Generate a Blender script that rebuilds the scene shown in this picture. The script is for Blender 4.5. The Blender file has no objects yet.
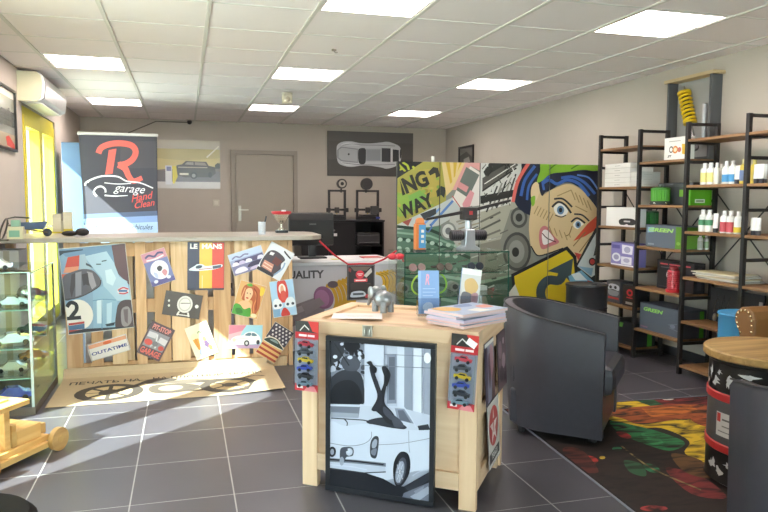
import bpy, bmesh, math, random
import numpy as np
from mathutils import Vector, Matrix
random.seed(7)
SC = bpy.context.scene
COL = SC.collection
R = math.radians

# ------------------------------------------------------------------ camera
CAM_H = 1.31
FOC = 694.4                      # focal length in pixels of a 768 x 512 frame
YAW, PIT, ROL = R(15.98), R(4.716), R(.2526)
def _axes():
    cy, sy, cp, sp = math.cos(YAW), math.sin(YAW), math.cos(PIT), math.sin(PIT)
    f = np.array([sy*cp, cy*cp, -sp]); r = np.array([cy, -sy, 0.0]); u = np.cross(r, f)
    c, s = math.cos(ROL), math.sin(ROL)
    return c*r + s*u, -s*r + c*u, f
CR, CU, CF = _axes()
cam_d = bpy.data.cameras.new('camera'); cam = bpy.data.objects.new('camera', cam_d); COL.objects.link(cam)
cam_d.sensor_width = 36; cam_d.lens = FOC*36/768; cam_d.clip_start = .02
cam.matrix_world = Matrix(((CR[0], CU[0], -CF[0], 0), (CR[1], CU[1], -CF[1], 0), (CR[2], CU[2], -CF[2], CAM_H), (0, 0, 0, 1)))
SC.camera = cam
# ------------------------------------------------------------------ world, sun, exposure
W = bpy.data.worlds.new('sky'); SC.world = W; W.use_nodes = True
bg = W.node_tree.nodes['Background']
bg.inputs['Color'].default_value = (.84, .865, 1.0, 1); bg.inputs['Strength'].default_value = 8.0
sun_d = bpy.data.lights.new('sun', 'SUN'); sun_d.energy = 20.0; sun_d.angle = R(.6); sun_d.color = (1, .925, .95)
sun = bpy.data.objects.new('sun', sun_d); COL.objects.link(sun)
SUN_DIR = Vector((1, .876, -.95)).normalized()
sun.rotation_euler = SUN_DIR.to_track_quat('-Z', 'Y').to_euler(); sun.location = (-6, -5, 7)
SC.view_settings.view_transform = 'Standard'; SC.view_settings.look = 'None'
SC.view_settings.exposure = 0.95; SC.view_settings.gamma = 1; SC.view_settings.use_curve_mapping = False
SC.cycles.transparent_max_bounces = 24; SC.cycles.max_bounces = 8; SC.cycles.diffuse_bounces = 5
PANEL_LIGHT = 10.0

# ------------------------------------------------------------------ pixel -> place
def ray(x, y): return CR*((x-384)/FOC) - CU*((y-256)/FOC) + CF
def px_z(x, y, z=0.0): d = ray(x, y); return Vector(d*((z-CAM_H)/d[2])) + Vector((0, 0, CAM_H))
def px_y(x, y, Y): d = ray(x, y); return Vector(d*(Y/d[1])) + Vector((0, 0, CAM_H))
def px_x(x, y, X): d = ray(x, y); return Vector(d*(X/d[0])) + Vector((0, 0, CAM_H))
def to_px(p):
    q = np.array([p[0], p[1], p[2]-CAM_H]); c = q@CF
    return 384 + FOC*(q@CR)/c, 256 - FOC*(q@CU)/c

# ------------------------------------------------------------------ materials
def lin(h):
    if isinstance(h, str):
        h = h.lstrip('#'); h = tuple(int(h[i:i+2], 16)/255 for i in (0, 2, 4))
    return tuple((c/12.92 if c <= .04045 else ((c+.055)/1.055)**2.4) for c in h) + (1,)
MATS = {}
def M(hexc, rough=.5, metal=0.0, noise=0.0, nscale=8.0, bump=0.0, coat=0.0, spec=.5):
    key = ('M', hexc, rough, metal, noise, nscale, bump, coat, spec)
    if key in MATS: return MATS[key]
    m = bpy.data.materials.new('mat_' + hexc.lstrip('#')); m.use_nodes = True; MATS[key] = m
    n = m.node_tree.nodes; l = m.node_tree.links; b = n['Principled BSDF']
    c = lin(hexc)
    b.inputs['Base Color'].default_value = c; b.inputs['Roughness'].default_value = rough
    b.inputs['Metallic'].default_value = metal; b.inputs['Coat Weight'].default_value = coat
    b.inputs['Specular IOR Level'].default_value = spec
    if noise or bump:
        tc = n.new('ShaderNodeTexCoord'); nz = n.new('ShaderNodeTexNoise')
        nz.inputs['Scale'].default_value = nscale; nz.inputs['Detail'].default_value = 5
        l.new(tc.outputs['Object'], nz.inputs['Vector'])
        if noise:
            mx = n.new('ShaderNodeMix'); mx.data_type = 'RGBA'
            mx.inputs[6].default_value = tuple(max(0, v*(1-noise)) for v in c[:3]) + (1,)
            mx.inputs[7].default_value = tuple(min(1, v*(1+noise)) for v in c[:3]) + (1,)
            l.new(nz.outputs['Fac'], mx.inputs[0]); l.new(mx.outputs[2], b.inputs['Base Color'])
        if bump:
            bp = n.new('ShaderNodeBump'); bp.inputs['Strength'].default_value = bump; bp.inputs['Distance'].default_value = .01
            l.new(nz.outputs['Fac'], bp.inputs['Height']); l.new(bp.outputs['Normal'], b.inputs['Normal'])
    return m
def wood(a, b_, axis=2, scale=3.0, rough=.6, knots=True):
    """grain runs along the given object axis; each object gets its own tone"""
    key = ('W', a, b_, axis, scale, rough)
    if key in MATS: return MATS[key]
    m = bpy.data.materials.new('wood_' + a.lstrip('#')); m.use_nodes = True; MATS[key] = m
    n = m.node_tree.nodes; l = m.node_tree.links; b = n['Principled BSDF']
    tc = n.new('ShaderNodeTexCoord'); mp = n.new('ShaderNodeMapping'); oi = n.new('ShaderNodeObjectInfo')
    s = [scale*9]*3; s[axis] = scale*.7; mp.inputs['Scale'].default_value = s
    ad = n.new('ShaderNodeVectorMath'); ad.operation = 'ADD'
    ml = n.new('ShaderNodeMath'); ml.operation = 'MULTIPLY'; ml.inputs[1].default_value = 37
    l.new(oi.outputs['Random'], ml.inputs[0]); l.new(tc.outputs['Object'], ad.inputs[0]); l.new(ml.outputs[0], ad.inputs[1])
    l.new(ad.outputs[0], mp.inputs['Vector'])
    nz = n.new('ShaderNodeTexNoise'); nz.inputs['Scale'].default_value = 1.0; nz.inputs['Detail'].default_value = 6; nz.inputs['Distortion'].default_value = .8
    l.new(mp.outputs[0], nz.inputs['Vector'])
    cr = n.new('ShaderNodeValToRGB'); cr.color_ramp.elements[0].position = .3; cr.color_ramp.elements[1].position = .68
    cr.color_ramp.elements[0].color = lin(b_); cr.color_ramp.elements[1].color = lin(a)
    l.new(nz.outputs['Fac'], cr.inputs[0])
    hs = n.new('ShaderNodeHueSaturation'); mr = n.new('ShaderNodeMapRange')
    mr.inputs[3].default_value = .86; mr.inputs[4].default_value = 1.12
    l.new(oi.outputs['Random'], mr.inputs[0]); l.new(mr.outputs[0], hs.inputs['Value']); l.new(cr.outputs[0], hs.inputs['Color'])
    l.new(hs.outputs[0], b.inputs['Base Color']); b.inputs['Roughness'].default_value = rough
    bp = n.new('ShaderNodeBump'); bp.inputs['Strength'].default_value = .15; bp.inputs['Distance'].default_value = .004
    l.new(nz.outputs['Fac'], bp.inputs['Height']); l.new(bp.outputs[0], b.inputs['Normal'])
    return m
def glass(tint='#e8f4ee', gloss=.02):
    key = ('G', tint, gloss)
    if key in MATS: return MATS[key]
    m = bpy.data.materials.new('glass'); m.use_nodes = True; MATS[key] = m
    n = m.node_tree.nodes; l = m.node_tree.links; n.remove(n['Principled BSDF'])
    t = n.new('ShaderNodeBsdfTransparent'); t.inputs[0].default_value = lin(tint)
    g = n.new('ShaderNodeBsdfGlossy'); g.inputs['Roughness'].default_value = gloss
    f = n.new('ShaderNodeFresnel'); ge = n.new('ShaderNodeNewGeometry'); mr = n.new('ShaderNodeMapRange')
    mr.inputs[3].default_value = 1.4; mr.inputs[4].default_value = 1/1.4          # same reflectance from either side of a thin pane
    l.new(ge.outputs['Backfacing'], mr.inputs[0]); l.new(mr.outputs[0], f.inputs[0])
    mx = n.new('ShaderNodeMixShader'); l.new(f.outputs[0], mx.inputs[0]); l.new(t.outputs[0], mx.inputs[1]); l.new(g.outputs[0], mx.inputs[2])
    l.new(mx.outputs[0], n['Material Output'].inputs[0])
    return m
def emit(hexc, s):
    key = ('E', hexc, s)
    if key in MATS: return MATS[key]
    m = bpy.data.materials.new('light_' + hexc.lstrip('#')); m.use_nodes = True; MATS[key] = m
    b = m.node_tree.nodes['Principled BSDF']; b.inputs['Base Color'].default_value = lin(hexc)
    b.inputs['Emission Color'].default_value = lin(hexc); b.inputs['Emission Strength'].default_value = s
    return m

# ------------------------------------------------------------------ mesh builder
class MB:
    def __init__(self): self.v = []; self.f = []; self.mi = []; self.mats = []; self.cur = 0
    def use(self, mat):
        if mat not in self.mats: self.mats.append(mat)
        self.cur = self.mats.index(mat); return self
    def add(self, vs, fs):
        o = len(self.v); self.v += [tuple(p) for p in vs]
        for f in fs: self.f.append([i+o for i in f]); self.mi.append(self.cur)
        return self
    def box(self, x0, x1, y0, y1, z0, z1, mat=None):
        vs = [Vector(p) for p in ((x0,y0,z0),(x1,y0,z0),(x1,y1,z0),(x0,y1,z0),(x0,y0,z1),(x1,y0,z1),(x1,y1,z1),(x0,y1,z1))]
        if mat is not None: vs = [mat @ p for p in vs]
        return self.add(vs, [(0,3,2,1),(4,5,6,7),(0,1,5,4),(1,2,6,5),(2,3,7,6),(3,0,4,7)])
    def bar(self, a, b, w, d, up=(0,0,1)):
        a = Vector(a); b = Vector(b); t = (b-a).normalized(); u = Vector(up)
        if abs(t.dot(u)) > .98: u = Vector((0,1,0))
        s = t.cross(u).normalized(); u = s.cross(t)
        vs = [p + s*i*w/2 + u*j*d/2 for p in (a, b) for i, j in ((-1,-1),(1,-1),(1,1),(-1,1))]
        return self.add(vs, [(0,1,2,3)[::-1],(4,5,6,7),(0,1,5,4),(1,2,6,5),(2,3,7,6),(3,0,4,7)])
    def cyl(self, a, b, r0, r1=None, n=20, caps=True):
        r1 = r0 if r1 is None else r1; a = Vector(a); b = Vector(b); t = (b-a).normalized()
        u = Vector((0,0,1)) if abs(t.z) < .9 else Vector((1,0,0)); s = t.cross(u).normalized(); u = s.cross(t)
        vs = [p + (s*math.cos(2*math.pi*k/n) + u*math.sin(2*math.pi*k/n))*r for p, r in ((a, r0), (b, r1)) for k in range(n)]
        fs = [(k, n+k, n+(k+1) % n, (k+1) % n)[::-1] for k in range(n)]
        if caps: fs += [tuple(range(n))[::-1], tuple(range(n, 2*n))]
        return self.add(vs, fs)
    def lathe(self, prof, n=28, c=(0,0,0), a0=0, a1=2*math.pi):
        full = abs(a1-a0-2*math.pi) < 1e-6; k = n if full else n+1; vs = []
        for r, z in prof:
            for i in range(k):
                a = a0 + (a1-a0)*i/n; vs.append((c[0]+r*math.cos(a), c[1]+r*math.sin(a), c[2]+z))
        fs = []
        for j in range(len(prof)-1):
            for i in range(n):
                i2 = (i+1) % k; fs.append((j*k+i, j*k+i2, (j+1)*k+i2, (j+1)*k+i))
        if full:
            if prof[0][0] > 1e-6: fs.append(tuple(range(k))[::-1])
            if prof[-1][0] > 1e-6: fs.append(tuple((len(prof)-1)*k+i for i in range(k)))
        return self.add(vs, fs)
    def tube(self, pts, r, n=8):
        pts = [Vector(p) for p in pts]; vs = []; fs = []
        rr = r if isinstance(r, (list, tuple)) else [r]*len(pts); u = None
        for i, p in enumerate(pts):
            t = (pts[min(i+1, len(pts)-1)] - pts[max(i-1, 0)]).normalized()
            if u is None:
                u = Vector((0,0,1)) if abs(t.z) < .9 else Vector((1,0,0))
            s = t.cross(u).normalized(); u = s.cross(t).normalized()
            vs += [p + (s*math.cos(2*math.pi*k/n) + u*math.sin(2*math.pi*k/n))*rr[i] for k in range(n)]
        for i in range(len(pts)-1):
            for k in range(n): fs.append((i*n+k, i*n+(k+1) % n, (i+1)*n+(k+1) % n, (i+1)*n+k))
        fs += [tuple(range(n))[::-1], tuple((len(pts)-1)*n+k for k in range(n))]
        return self.add(vs, fs)
    def sphere(self, c, r, n=16, m=10):
        rx, ry, rz = (r, r, r) if not isinstance(r, (tuple, list)) else r; vs = []; fs = []
        for j in range(m+1):
            th = math.pi*j/m
            for i in range(n):
                a = 2*math.pi*i/n; vs.append((c[0]+rx*math.sin(th)*math.cos(a), c[1]+ry*math.sin(th)*math.sin(a), c[2]-rz*math.cos(th)))
        for j in range(m):
            for i in range(n): fs.append((j*n+i, j*n+(i+1) % n, (j+1)*n+(i+1) % n, (j+1)*n+i))
        return self.add(vs, fs)
    def prism(self, poly, d0, d1, plane='xz'):
        """poly in a plane, extruded along the remaining axis from d0 to d1"""
        mk = {'xz': lambda a, b, d: (a, d, b), 'xy': lambda a, b, d: (a, b, d), 'yz': lambda a, b, d: (d, a, b)}[plane]
        n = len(poly); vs = [mk(a, b, d0) for a, b in poly] + [mk(a, b, d1) for a, b in poly]
        fs = [tuple(range(n)), tuple(range(n, 2*n))[::-1]] + [(i, n+i, n+(i+1) % n, (i+1) % n) for i in range(n)]
        return self.add(vs, fs)
    def make(self, name, mat=None, parent=None, loc=None, rot=None, smooth=False, bevel=0.0):
        me = bpy.data.meshes.new(name); me.from_pydata(self.v, [], self.f)
        mats = self.mats or [mat]
        for m in mats: me.materials.append(m)
        if self.mats: me.polygons.foreach_set('material_index', self.mi)
        bm = bmesh.new(); bm.from_mesh(me)
        if not self.mats or len(self.mats) < 6: bmesh.ops.recalc_face_normals(bm, faces=bm.faces)
        bm.to_mesh(me); bm.free()
        if smooth:
            me.polygons.foreach_set('use_smooth', [True]*len(me.polygons))
            me.set_sharp_from_angle(angle=R(38))
        me.update()
        return link(name, me, parent, loc, rot, bevel)
def link(name, me, parent=None, loc=None, rot=None, bevel=0.0):
    o = bpy.data.objects.new(name, me); COL.objects.link(o)
    if parent: o.parent = parent
    if loc is not None: o.location = loc
    if rot is not None: o.rotation_euler = rot
    if bevel:
        b = o.modifiers.new('bevel', 'BEVEL'); b.width = bevel; b.segments = 2; b.limit_method = 'ANGLE'; b.angle_limit = R(40)
    return o
def tag(o, label, cat, group=None):
    o['label'] = label; o['category'] = cat
    if group: o['group'] = group
    return o
def thing(name, label, cat, loc=(0,0,0), rz=0.0, group=None, rot=None):
    o = bpy.data.objects.new(name, None); COL.objects.link(o); o.empty_display_size = .05
    o.location = loc; o.rotation_euler = rot if rot is not None else (0, 0, rz)
    return tag(o, label, cat, group)
def struct(o): o['kind'] = 'structure'; return o
def copy_tree(o, parent=None):
    c = o.copy(); COL.objects.link(c); c.parent = parent
    for ch in list(o.children): copy_tree(ch, c)
    return c
def bx(name, mat, parent, x0, x1, y0, y1, z0, z1, bevel=0.0, rot=None):
    """a box part whose origin sits at its centre"""
    cx, cy, cz = (x0+x1)/2, (y0+y1)/2, (z0+z1)/2
    return MB().box(x0-cx, x1-cx, y0-cy, y1-cy, z0-cz, z1-cz).make(name, mat, parent, (cx, cy, cz), rot, bevel=bevel)

# ------------------------------------------------------------------ flat print
def homography(src, dst):
    A = []; b = []
    for (x, y), (u, v) in zip(src, dst):
        A += [[x, y, 1, 0, 0, 0, -u*x, -u*y], [0, 0, 0, x, y, 1, -v*x, -v*y]]; b += [u, v]
    h = np.linalg.solve(np.array(A, float), np.array(b, float)); return np.append(h, 1).reshape(3, 3)
def clip(poly, x0, x1, y0, y1):
    for ax, lim, sg in ((0, x0, 1), (0, x1, -1), (1, y0, 1), (1, y1, -1)):
        out = []
        for i in range(len(poly)):
            p, q = poly[i-1], poly[i]; dp, dq = sg*(p[ax]-lim), sg*(q[ax]-lim)
            if (dp >= 0) != (dq >= 0):
                t = dp/(dp-dq); out.append((p[0]+(q[0]-p[0])*t, p[1]+(q[1]-p[1])*t))
            if dq >= 0: out.append(q)
        poly = out
        if len(poly) < 3: return []
    return poly
TXT = {}
def text_tris(s, bold=0.0):
    if (s, bold) in TXT: return TXT[(s, bold)]
    cu = bpy.data.curves.new('t', 'FONT'); cu.body = s; cu.size = 1; cu.align_x = 'CENTER'; cu.align_y = 'CENTER'; cu.offset = bold; cu.resolution_u = 3
    ob = bpy.data.objects.new('t', cu); COL.objects.link(ob)
    dg = bpy.context.evaluated_depsgraph_get(); me = ob.evaluated_get(dg).to_mesh(); me.calc_loop_triangles()
    vs = [(v.co.x, v.co.y) for v in me.vertices]; ts = [tuple(t.vertices) for t in me.loop_triangles]
    bpy.data.objects.remove(ob); bpy.data.curves.remove(cu)
    TXT[(s, bold)] = (vs, ts); return vs, ts
def smooth_pts(pts, closed=False, k=5):
    n = len(pts); out = []
    for i in range(n if closed else n-1):
        P = [pts[(i+j) % n] if closed else pts[min(max(i+j, 0), n-1)] for j in (-1, 0, 1, 2)]
        for s in range(k):
            t = s/k
            out.append(tuple(.5*(2*P[1][d] + (P[2][d]-P[0][d])*t + (2*P[0][d]-5*P[1][d]+4*P[2][d]-P[3][d])*t*t + (3*P[1][d]-P[0][d]-3*P[2][d]+P[3][d])*t**3) for d in (0, 1)))
    if not closed: out.append(tuple(pts[-1]))
    return out
def art(name, parent, w, h, items, quad=((0,0),(100,0),(100,100),(0,100)), off=0.0, step=.00012, rough=.45, uclip=(0,1), matf=None, coat=0.0, loc=None, rot=None):
    """a flat print facing -y, centred on the parent's origin; items are drawn in the coordinates of the quad (TL, TR, BR, BL)"""
    Hm = homography(quad, ((0,0),(1,0),(1,1),(0,1)))
    def mp(x, y):
        q = Hm @ np.array([x, y, 1]); return (q[0]/q[2], q[1]/q[2])
    mb = MB(); lay = [0]
    matf = matf or (lambda c: M(c, rough, coat=coat))
    def put(vs, tris):
        d = -off - step*(lay[0]+1); mb.add([((u-.5)*w, d, (.5-v)*h) for u, v in vs], tris)
    def poly(pts):
        p = clip(pts, uclip[0], uclip[1], 0, 1)
        if len(p) < 3: return
        from mathutils.geometry import tessellate_polygon
        t = tessellate_polygon([[Vector((a, b, 0)) for a, b in p]])
        good = []
        for tri in t:
            a, b, c = (p[i] for i in tri)
            s = (b[0]-a[0])*(c[1]-a[1]) - (b[1]-a[1])*(c[0]-a[0])
            if abs(s) > 1e-12: good.append(tuple(tri) if s > 0 else tuple(tri)[::-1])
        put(p, good)
    for it in items:
        k, col = it[0], it[1]; mb.use(matf(col))
        if k == 'bg': poly([(0,0),(1,0),(1,1),(0,1)])
        elif k == 'p': poly([mp(*q) for q in it[2]])
        elif k == 's': poly([mp(*q) for q in smooth_pts(it[2], True)])
        elif k == 'r': x0, y0, x1, y1 = it[2:6]; poly([mp(x0,y0), mp(x1,y0), mp(x1,y1), mp(x0,y1)])
        elif k == 'e':
            cx, cy, rx, ry = it[2:6]; a = R(it[6]) if len(it) > 6 else 0
            poly([mp(cx + rx*math.cos(t)*math.cos(a) - ry*math.sin(t)*math.sin(a), cy + rx*math.cos(t)*math.sin(a) + ry*math.sin(t)*math.cos(a)) for t in [2*math.pi*i/22 for i in range(22)]])
        elif k in 'lc':
            wd = it[2]; pts = it[3] if k == 'l' else smooth_pts(it[3])
            L = []; Rr = []
            for i, p in enumerate(pts):
                a = pts[max(i-1, 0)]; b = pts[min(i+1, len(pts)-1)]; dx, dy = b[0]-a[0], b[1]-a[1]; q = math.hypot(dx, dy) or 1
                ww = wd if not isinstance(wd, tuple) else wd[0] + (wd[1]-wd[0])*i/max(1, len(pts)-1)
                L.append((p[0]-dy/q*ww/2, p[1]+dx/q*ww/2)); Rr.append((p[0]+dy/q*ww/2, p[1]-dx/q*ww/2))
            for i in range(len(pts)-1):
                poly([mp(*L[i]), mp(*L[i+1]), mp(*Rr[i+1]), mp(*Rr[i])])
        elif k == 't':
            s, cx, cy, size = it[2:6]; ang = R(it[6]) if len(it) > 6 else 0; shear = it[7] if len(it) > 7 else 0; bold = it[8] if len(it) > 8 else 0.0; sx = it[9] if len(it) > 9 else 1.0
            vs, ts = text_tris(s, bold); pts = []
            for x, y in vs:
                X = (x + shear*y)*size*sx; Y = -y*size
                pts.append(mp(cx + X*math.cos(ang) - Y*math.sin(ang), cy + X*math.sin(ang) + Y*math.cos(ang)))
            for t in ts:
                pass
            cl = [t for t in ts if all(uclip[0]-.0 <= pts[i][0] <= uclip[1]+.0 and 0 <= pts[i][1] <= 1 for i in t)]
            if cl: put(pts, cl)
        lay[0] += 1
    return mb.make(name, None, parent, loc, rot)
def plane_quad(quad, Y):
    P = [px_y(x, y, Y) for x, y in quad]; c = sum(P, Vector())/4
    u = ((P[1]-P[0]) + (P[2]-P[3]))/2; v = ((P[3]-P[0]) + (P[2]-P[1]))/2
    return c, u.length, v.length, math.atan2(u.z, u.x)

# ================================================================== THE ROOM
X0, X1, Y0, Y1, ZC = -1.35, 3.95, -2.0, 10.3, 2.40
WT = .35
WALL = M('#bcb2a6', .85, noise=.05, nscale=3, bump=.04)
NEAR = (2.60, 4.24); FAR = (6.76, 8.36); DZ = 2.12
struct(MB().box(-30, 30, -25, 40, -.3, -.12).make('ground_outside', M('#d6d4d0', .9, noise=.1, nscale=.7)))
# floor slab with raised tiles
fl = struct(MB().box(X0-WT, X1+.2, Y0-.3, Y1+.2, -.12, -.0008).make('floor', M('#b4b2b0', .8)))
TILE = M('#514e55', .34, noise=.16, nscale=2.2, bump=.03)
gx = [X0] + [x for x in (.187+.437*k for k in range(-4, 10)) if X0+.02 < x < X1-.02] + [X1]
gy = [y for y in (3.052+.4625*k for k in range(-4, 16)) if y < Y1-.02] + [Y1]
TILE_MESH = {}
def slab_piece(name, parent, x0, x1, y0, y1, z0, z1, mat, gap):
    w, d = round(x1-x0-gap, 4), round(y1-y0-gap, 4); key = (name, w, d)
    if key not in TILE_MESH:
        me = bpy.data.meshes.new(name); b = MB().box(-w/2, w/2, -d/2, d/2, z0, z1); me.from_pydata(b.v, [], b.f); me.materials.append(mat); TILE_MESH[key] = me
    return link(name, TILE_MESH[key], parent, ((x0+x1)/2, (y0+y1)/2, 0))
for i in range(len(gx)-1):
    for j in range(len(gy)-1):
        slab_piece('floor_tile', fl, gx[i], gx[i+1], gy[j], gy[j+1], -.01, 0, TILE, .006)
bx('floor_tile', TILE, fl, X0, X1, Y0, gy[0]-.003, -.01, 0)
# walls
def wall_poly(openings, a0, a1, top):
    p = [(a0, -.12)]
    for lo, hi, z0, z1 in openings: p += [(lo, -.12), (lo, z1), (hi, z1), (hi, -.12)]
    return p + [(a1, -.12), (a1, top), (a0, top)]
struct(MB().prism(wall_poly([(*NEAR, 0, DZ), (*FAR, 0, DZ)], Y0-.3, Y1, 2.6), X0-WT, X0, 'yz').make('wall_left', WALL))
struct(MB().box(X0-WT, X1+.2, Y1, Y1+.2, -.12, 2.6).make('wall_back', WALL))
struct(MB().box(X1, X1+.2, Y0-.3, Y1, -.12, 2.6).make('wall_right', WALL))
struct(MB().prism(wall_poly([(-1.3, 2.4, 0, 2.3)], X0, X1, 2.6), Y0-.2, Y0, 'xz').make('wall_front', WALL))
struct(MB().box(X0-WT, X1+.2, Y0-2.4, Y0-.3, 2.45, 2.6).make('sun_block_canopy', M('#a8a49c', .8)))  # unseen overhang added outside the front window to block direct sun
w3 = struct(MB().box(-1.3, 2.4, Y0-.14, Y0-.06, 2.22, 2.3).make('window_3', M('#55585c', .4)))
for x in (-1.3, -.09, 1.12, 2.33): bx('mullion', M('#55585c', .4), w3, x, x+.07, Y0-.14, Y0-.06, 0, 2.22)
for x in (-1.23, -.02, 1.19): bx('pane', glass(), w3, x, x+1.14, Y0-.105, Y0-.095, .02, 2.22)
struct(MB().box(X1-.012, X1, 3.0, Y1, 0, .075).make('baseboard_right', M('#3a393c', .35)))
struct(MB().box(-1.35, X1, Y1-.012, Y1, 0, .075).make('baseboard_back', M('#3a393c', .35)))
# ceiling: slab, tiles, grid rails
ce = struct(MB().box(X0-WT, X1+.2, Y0-.3, Y1+.2, ZC+.03, ZC+.2).make('ceiling', M('#8b8883', .9)))
CT = M('#f3ebe8', .9, noise=.03, nscale=2.0)
RAIL = M('#dcd8d0', .6)
cx_ = [X0] + [.155+.6*k for k in range(-2, 7)] + [X1]
cy_ = [.5+.6*k for k in range(0, 16)] + [Y1]
LIGHTS = [(x, y) for y in (3.5, 5.9, 8.3) for x in (-1.045, .755, 2.555)]
for i in range(len(cx_)-1):
    for j in range(len(cy_)-1):
        if any(abs(cx_[i]-x) < .05 and abs(cy_[j]-y) < .05 for x, y in LIGHTS): continue
        slab_piece('ceiling_tile', ce, cx_[i], cx_[i+1], cy_[j], cy_[j+1], ZC+.002, ZC+.016, CT, .006)
bx('ceiling_tile', CT, ce, X0, X1, Y0, .497, ZC+.002, ZC+.016)
for x in cx_[1:-1]: bx('grid_rail', RAIL, ce, x-.012, x+.012, Y0, Y1, ZC-.006, ZC+.03)
for y in cy_[:-1]: bx('cross_rail', M('#e2ded8', .7), ce, X0, X1, y-.008, y+.008, ZC-.001, ZC+.03)
names = {-1.045: 'beside the window wall', .755: 'along the middle of the ceiling', 2.555: 'beside the shelf wall'}
rows = {1.1: 'over the entrance', 3.5: 'over the wooden crate', 5.9: 'over the sales counter', 8.3: 'before the grey door wall'}
for x in (-1.045, .755, 2.555):
    for y in (1.1, 3.5, 5.9, 8.3):
        t = thing('ceiling_light', f'square flat panel light {names[x]}, {rows[y]}', 'ceiling light', (x+.3, y+.3, ZC), group='square panel lights')
        f = MB()
        for a in (-1, 1):
            f.box(-.29, .29, a*.28-.008, a*.28+.008, -.002, .02); f.box(a*.28-.008, a*.28+.008, -.272, .272, -.002, .02)
        f.make('frame', M('#efece6', .5), t)
        MB().box(-.272, .272, -.272, .272, .004, .016).make('diffuser', emit('#fff1ec', PANEL_LIGHT), t)
# yellow french doors in the left wall
YEL = M('#dcca38', .45)
def french_door(name, y0, y1):
    xf0, xf1 = X0-.10, X0-.02
    r = struct(MB().box(xf0, xf1, y0, y0+.06, 0, DZ).box(xf0, xf1, y1-.06, y1, 0, DZ).box(xf0, xf1, y0+.06, y1-.06, DZ-.07, DZ).box(xf0, xf1, y0+.06, y1-.06, -.003, .03).make(name, YEL))
    mid = (y0+y1)/2; inner = [(y0+.065, mid-.002), (mid+.002, y1-.065)]
    for a, b in inner:
        s = MB().box(xf0+.01, xf1+.02, a, a+.075, .035, DZ-.075).box(xf0+.01, xf1+.02, b-.075, b, .035, DZ-.075)
        s.box(xf0+.01, xf1+.02, a+.075, b-.075, DZ-.175, DZ-.075).box(xf0+.01, xf1+.02, a+.075, b-.075, .035, .16)
        s.make('leaf_frame', YEL, r)
        bx('pane', glass(), r, xf0+.04, xf0+.055, a+.075, b-.075, .16, DZ-.175)
    MB().cyl((xf1+.02, mid+.04, 1.02), (xf1+.065, mid+.04, 1.02), .01, n=10).bar((xf1+.06, mid+.04, 1.02), (xf1+.06, mid+.15, 1.02), .016, .02).make('handle', M('#d8d8d4', .3, .8), r)
    return r
french_door('window_1', *FAR); french_door('window_2', *NEAR)
# grey door in the back wall
DG = M('#a49a8c', .55, noise=.03)
d1 = struct(MB().box(.645, .705, Y1-.05, Y1+.02, 0, 2.0).box(1.545, 1.605, Y1-.05, Y1+.02, 0, 2.0).box(.705, 1.545, Y1-.05, Y1+.02, 1.94, 2.0).make('door_1', M('#998f82', .5)))
bx('door_leaf', DG, d1, .71, 1.54, Y1-.028, Y1-.004, .01, 1.935)
dh = bx('handle_plate', M('#c8c3b6', .35, .7), d1, .745, .785, Y1-.036, Y1-.028, .98, 1.2)
MB().cyl((0, -.004, .05), (0, -.05, .05), .009, n=10).bar((0, -.048, .05), (.12, -.048, .05), .018, .016).make('lever', M('#d2cdbf', .3, .8), dh)

# ================================================================== THINGS ON THE WALLS
# air conditioner over the yellow door
t = thing('air_conditioner', 'long white wall air conditioner above the yellow glass door', 'air conditioner', (X0, 6.62, 2.13))
MB().prism([(0, .0), (0, .25), (.16, .25), (.2, .22), (.215, .15), (.2, .03), (.15, 0)], .02, 1.15, 'xz').make('body', M('#e9e7e4', .35), t, bevel=.006)
MB().prism([(0, .0), (0, .25), (.15, .25), (.18, .22), (.195, .15), (.18, .03), (.14, 0)], -.01, .018, 'xz').make('end_cap', M('#dcd8b8', .45), t)
MB().prism([(.15, .252), (.2, .223), (.217, .15), (.202, .03), (.15, .002), (.19, .05), (.2, .15), (.185, .21)], .03, .05, 'xz').make('air_slot', M('#3a3a38', .5), t)
MB().box(.05, .17, .1, 1.08, -.008, 0).make('louvre', M('#cfcdca', .4), t)
# framed picture at the left
t = thing('framed_picture', 'black framed photo of a red nosed car hung on the window wall', 'picture', (X0+.004, 6.08, 1.93), rot=(0, 0, R(90)))
f = MB(); w, h = .72, .5
f.box(-w/2, w/2, -.022, 0, h/2-.02, h/2).box(-w/2, w/2, -.022, 0, -h/2, -h/2+.02).box(-w/2, -w/2+.02, -.022, 0, -h/2+.02, h/2-.02).box(w/2-.02, w/2, -.022, 0, -h/2+.02, h/2-.02)
f.make('frame', M('#26241f', .4), t)
art('print', t, w-.04, h-.04, [('bg', '#9fa08f'), ('r', '#6d7068', 0, 35, 100, 65), ('r', '#8f8f86', 0, 62, 100, 75), ('r', '#55584f', 72, 30, 78, 60), ('r', '#4b4d47', 60, 36, 66, 60), ('r', '#b9a88c', 0, 75, 100, 100), ('p', '#d24a3a', [(55, 82), (70, 78), (98, 92), (98, 100), (60, 96)]), ('r', '#e6e2d2', 0, 0, 100, 12)], off=.004, rough=.2, coat=.4)
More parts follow.
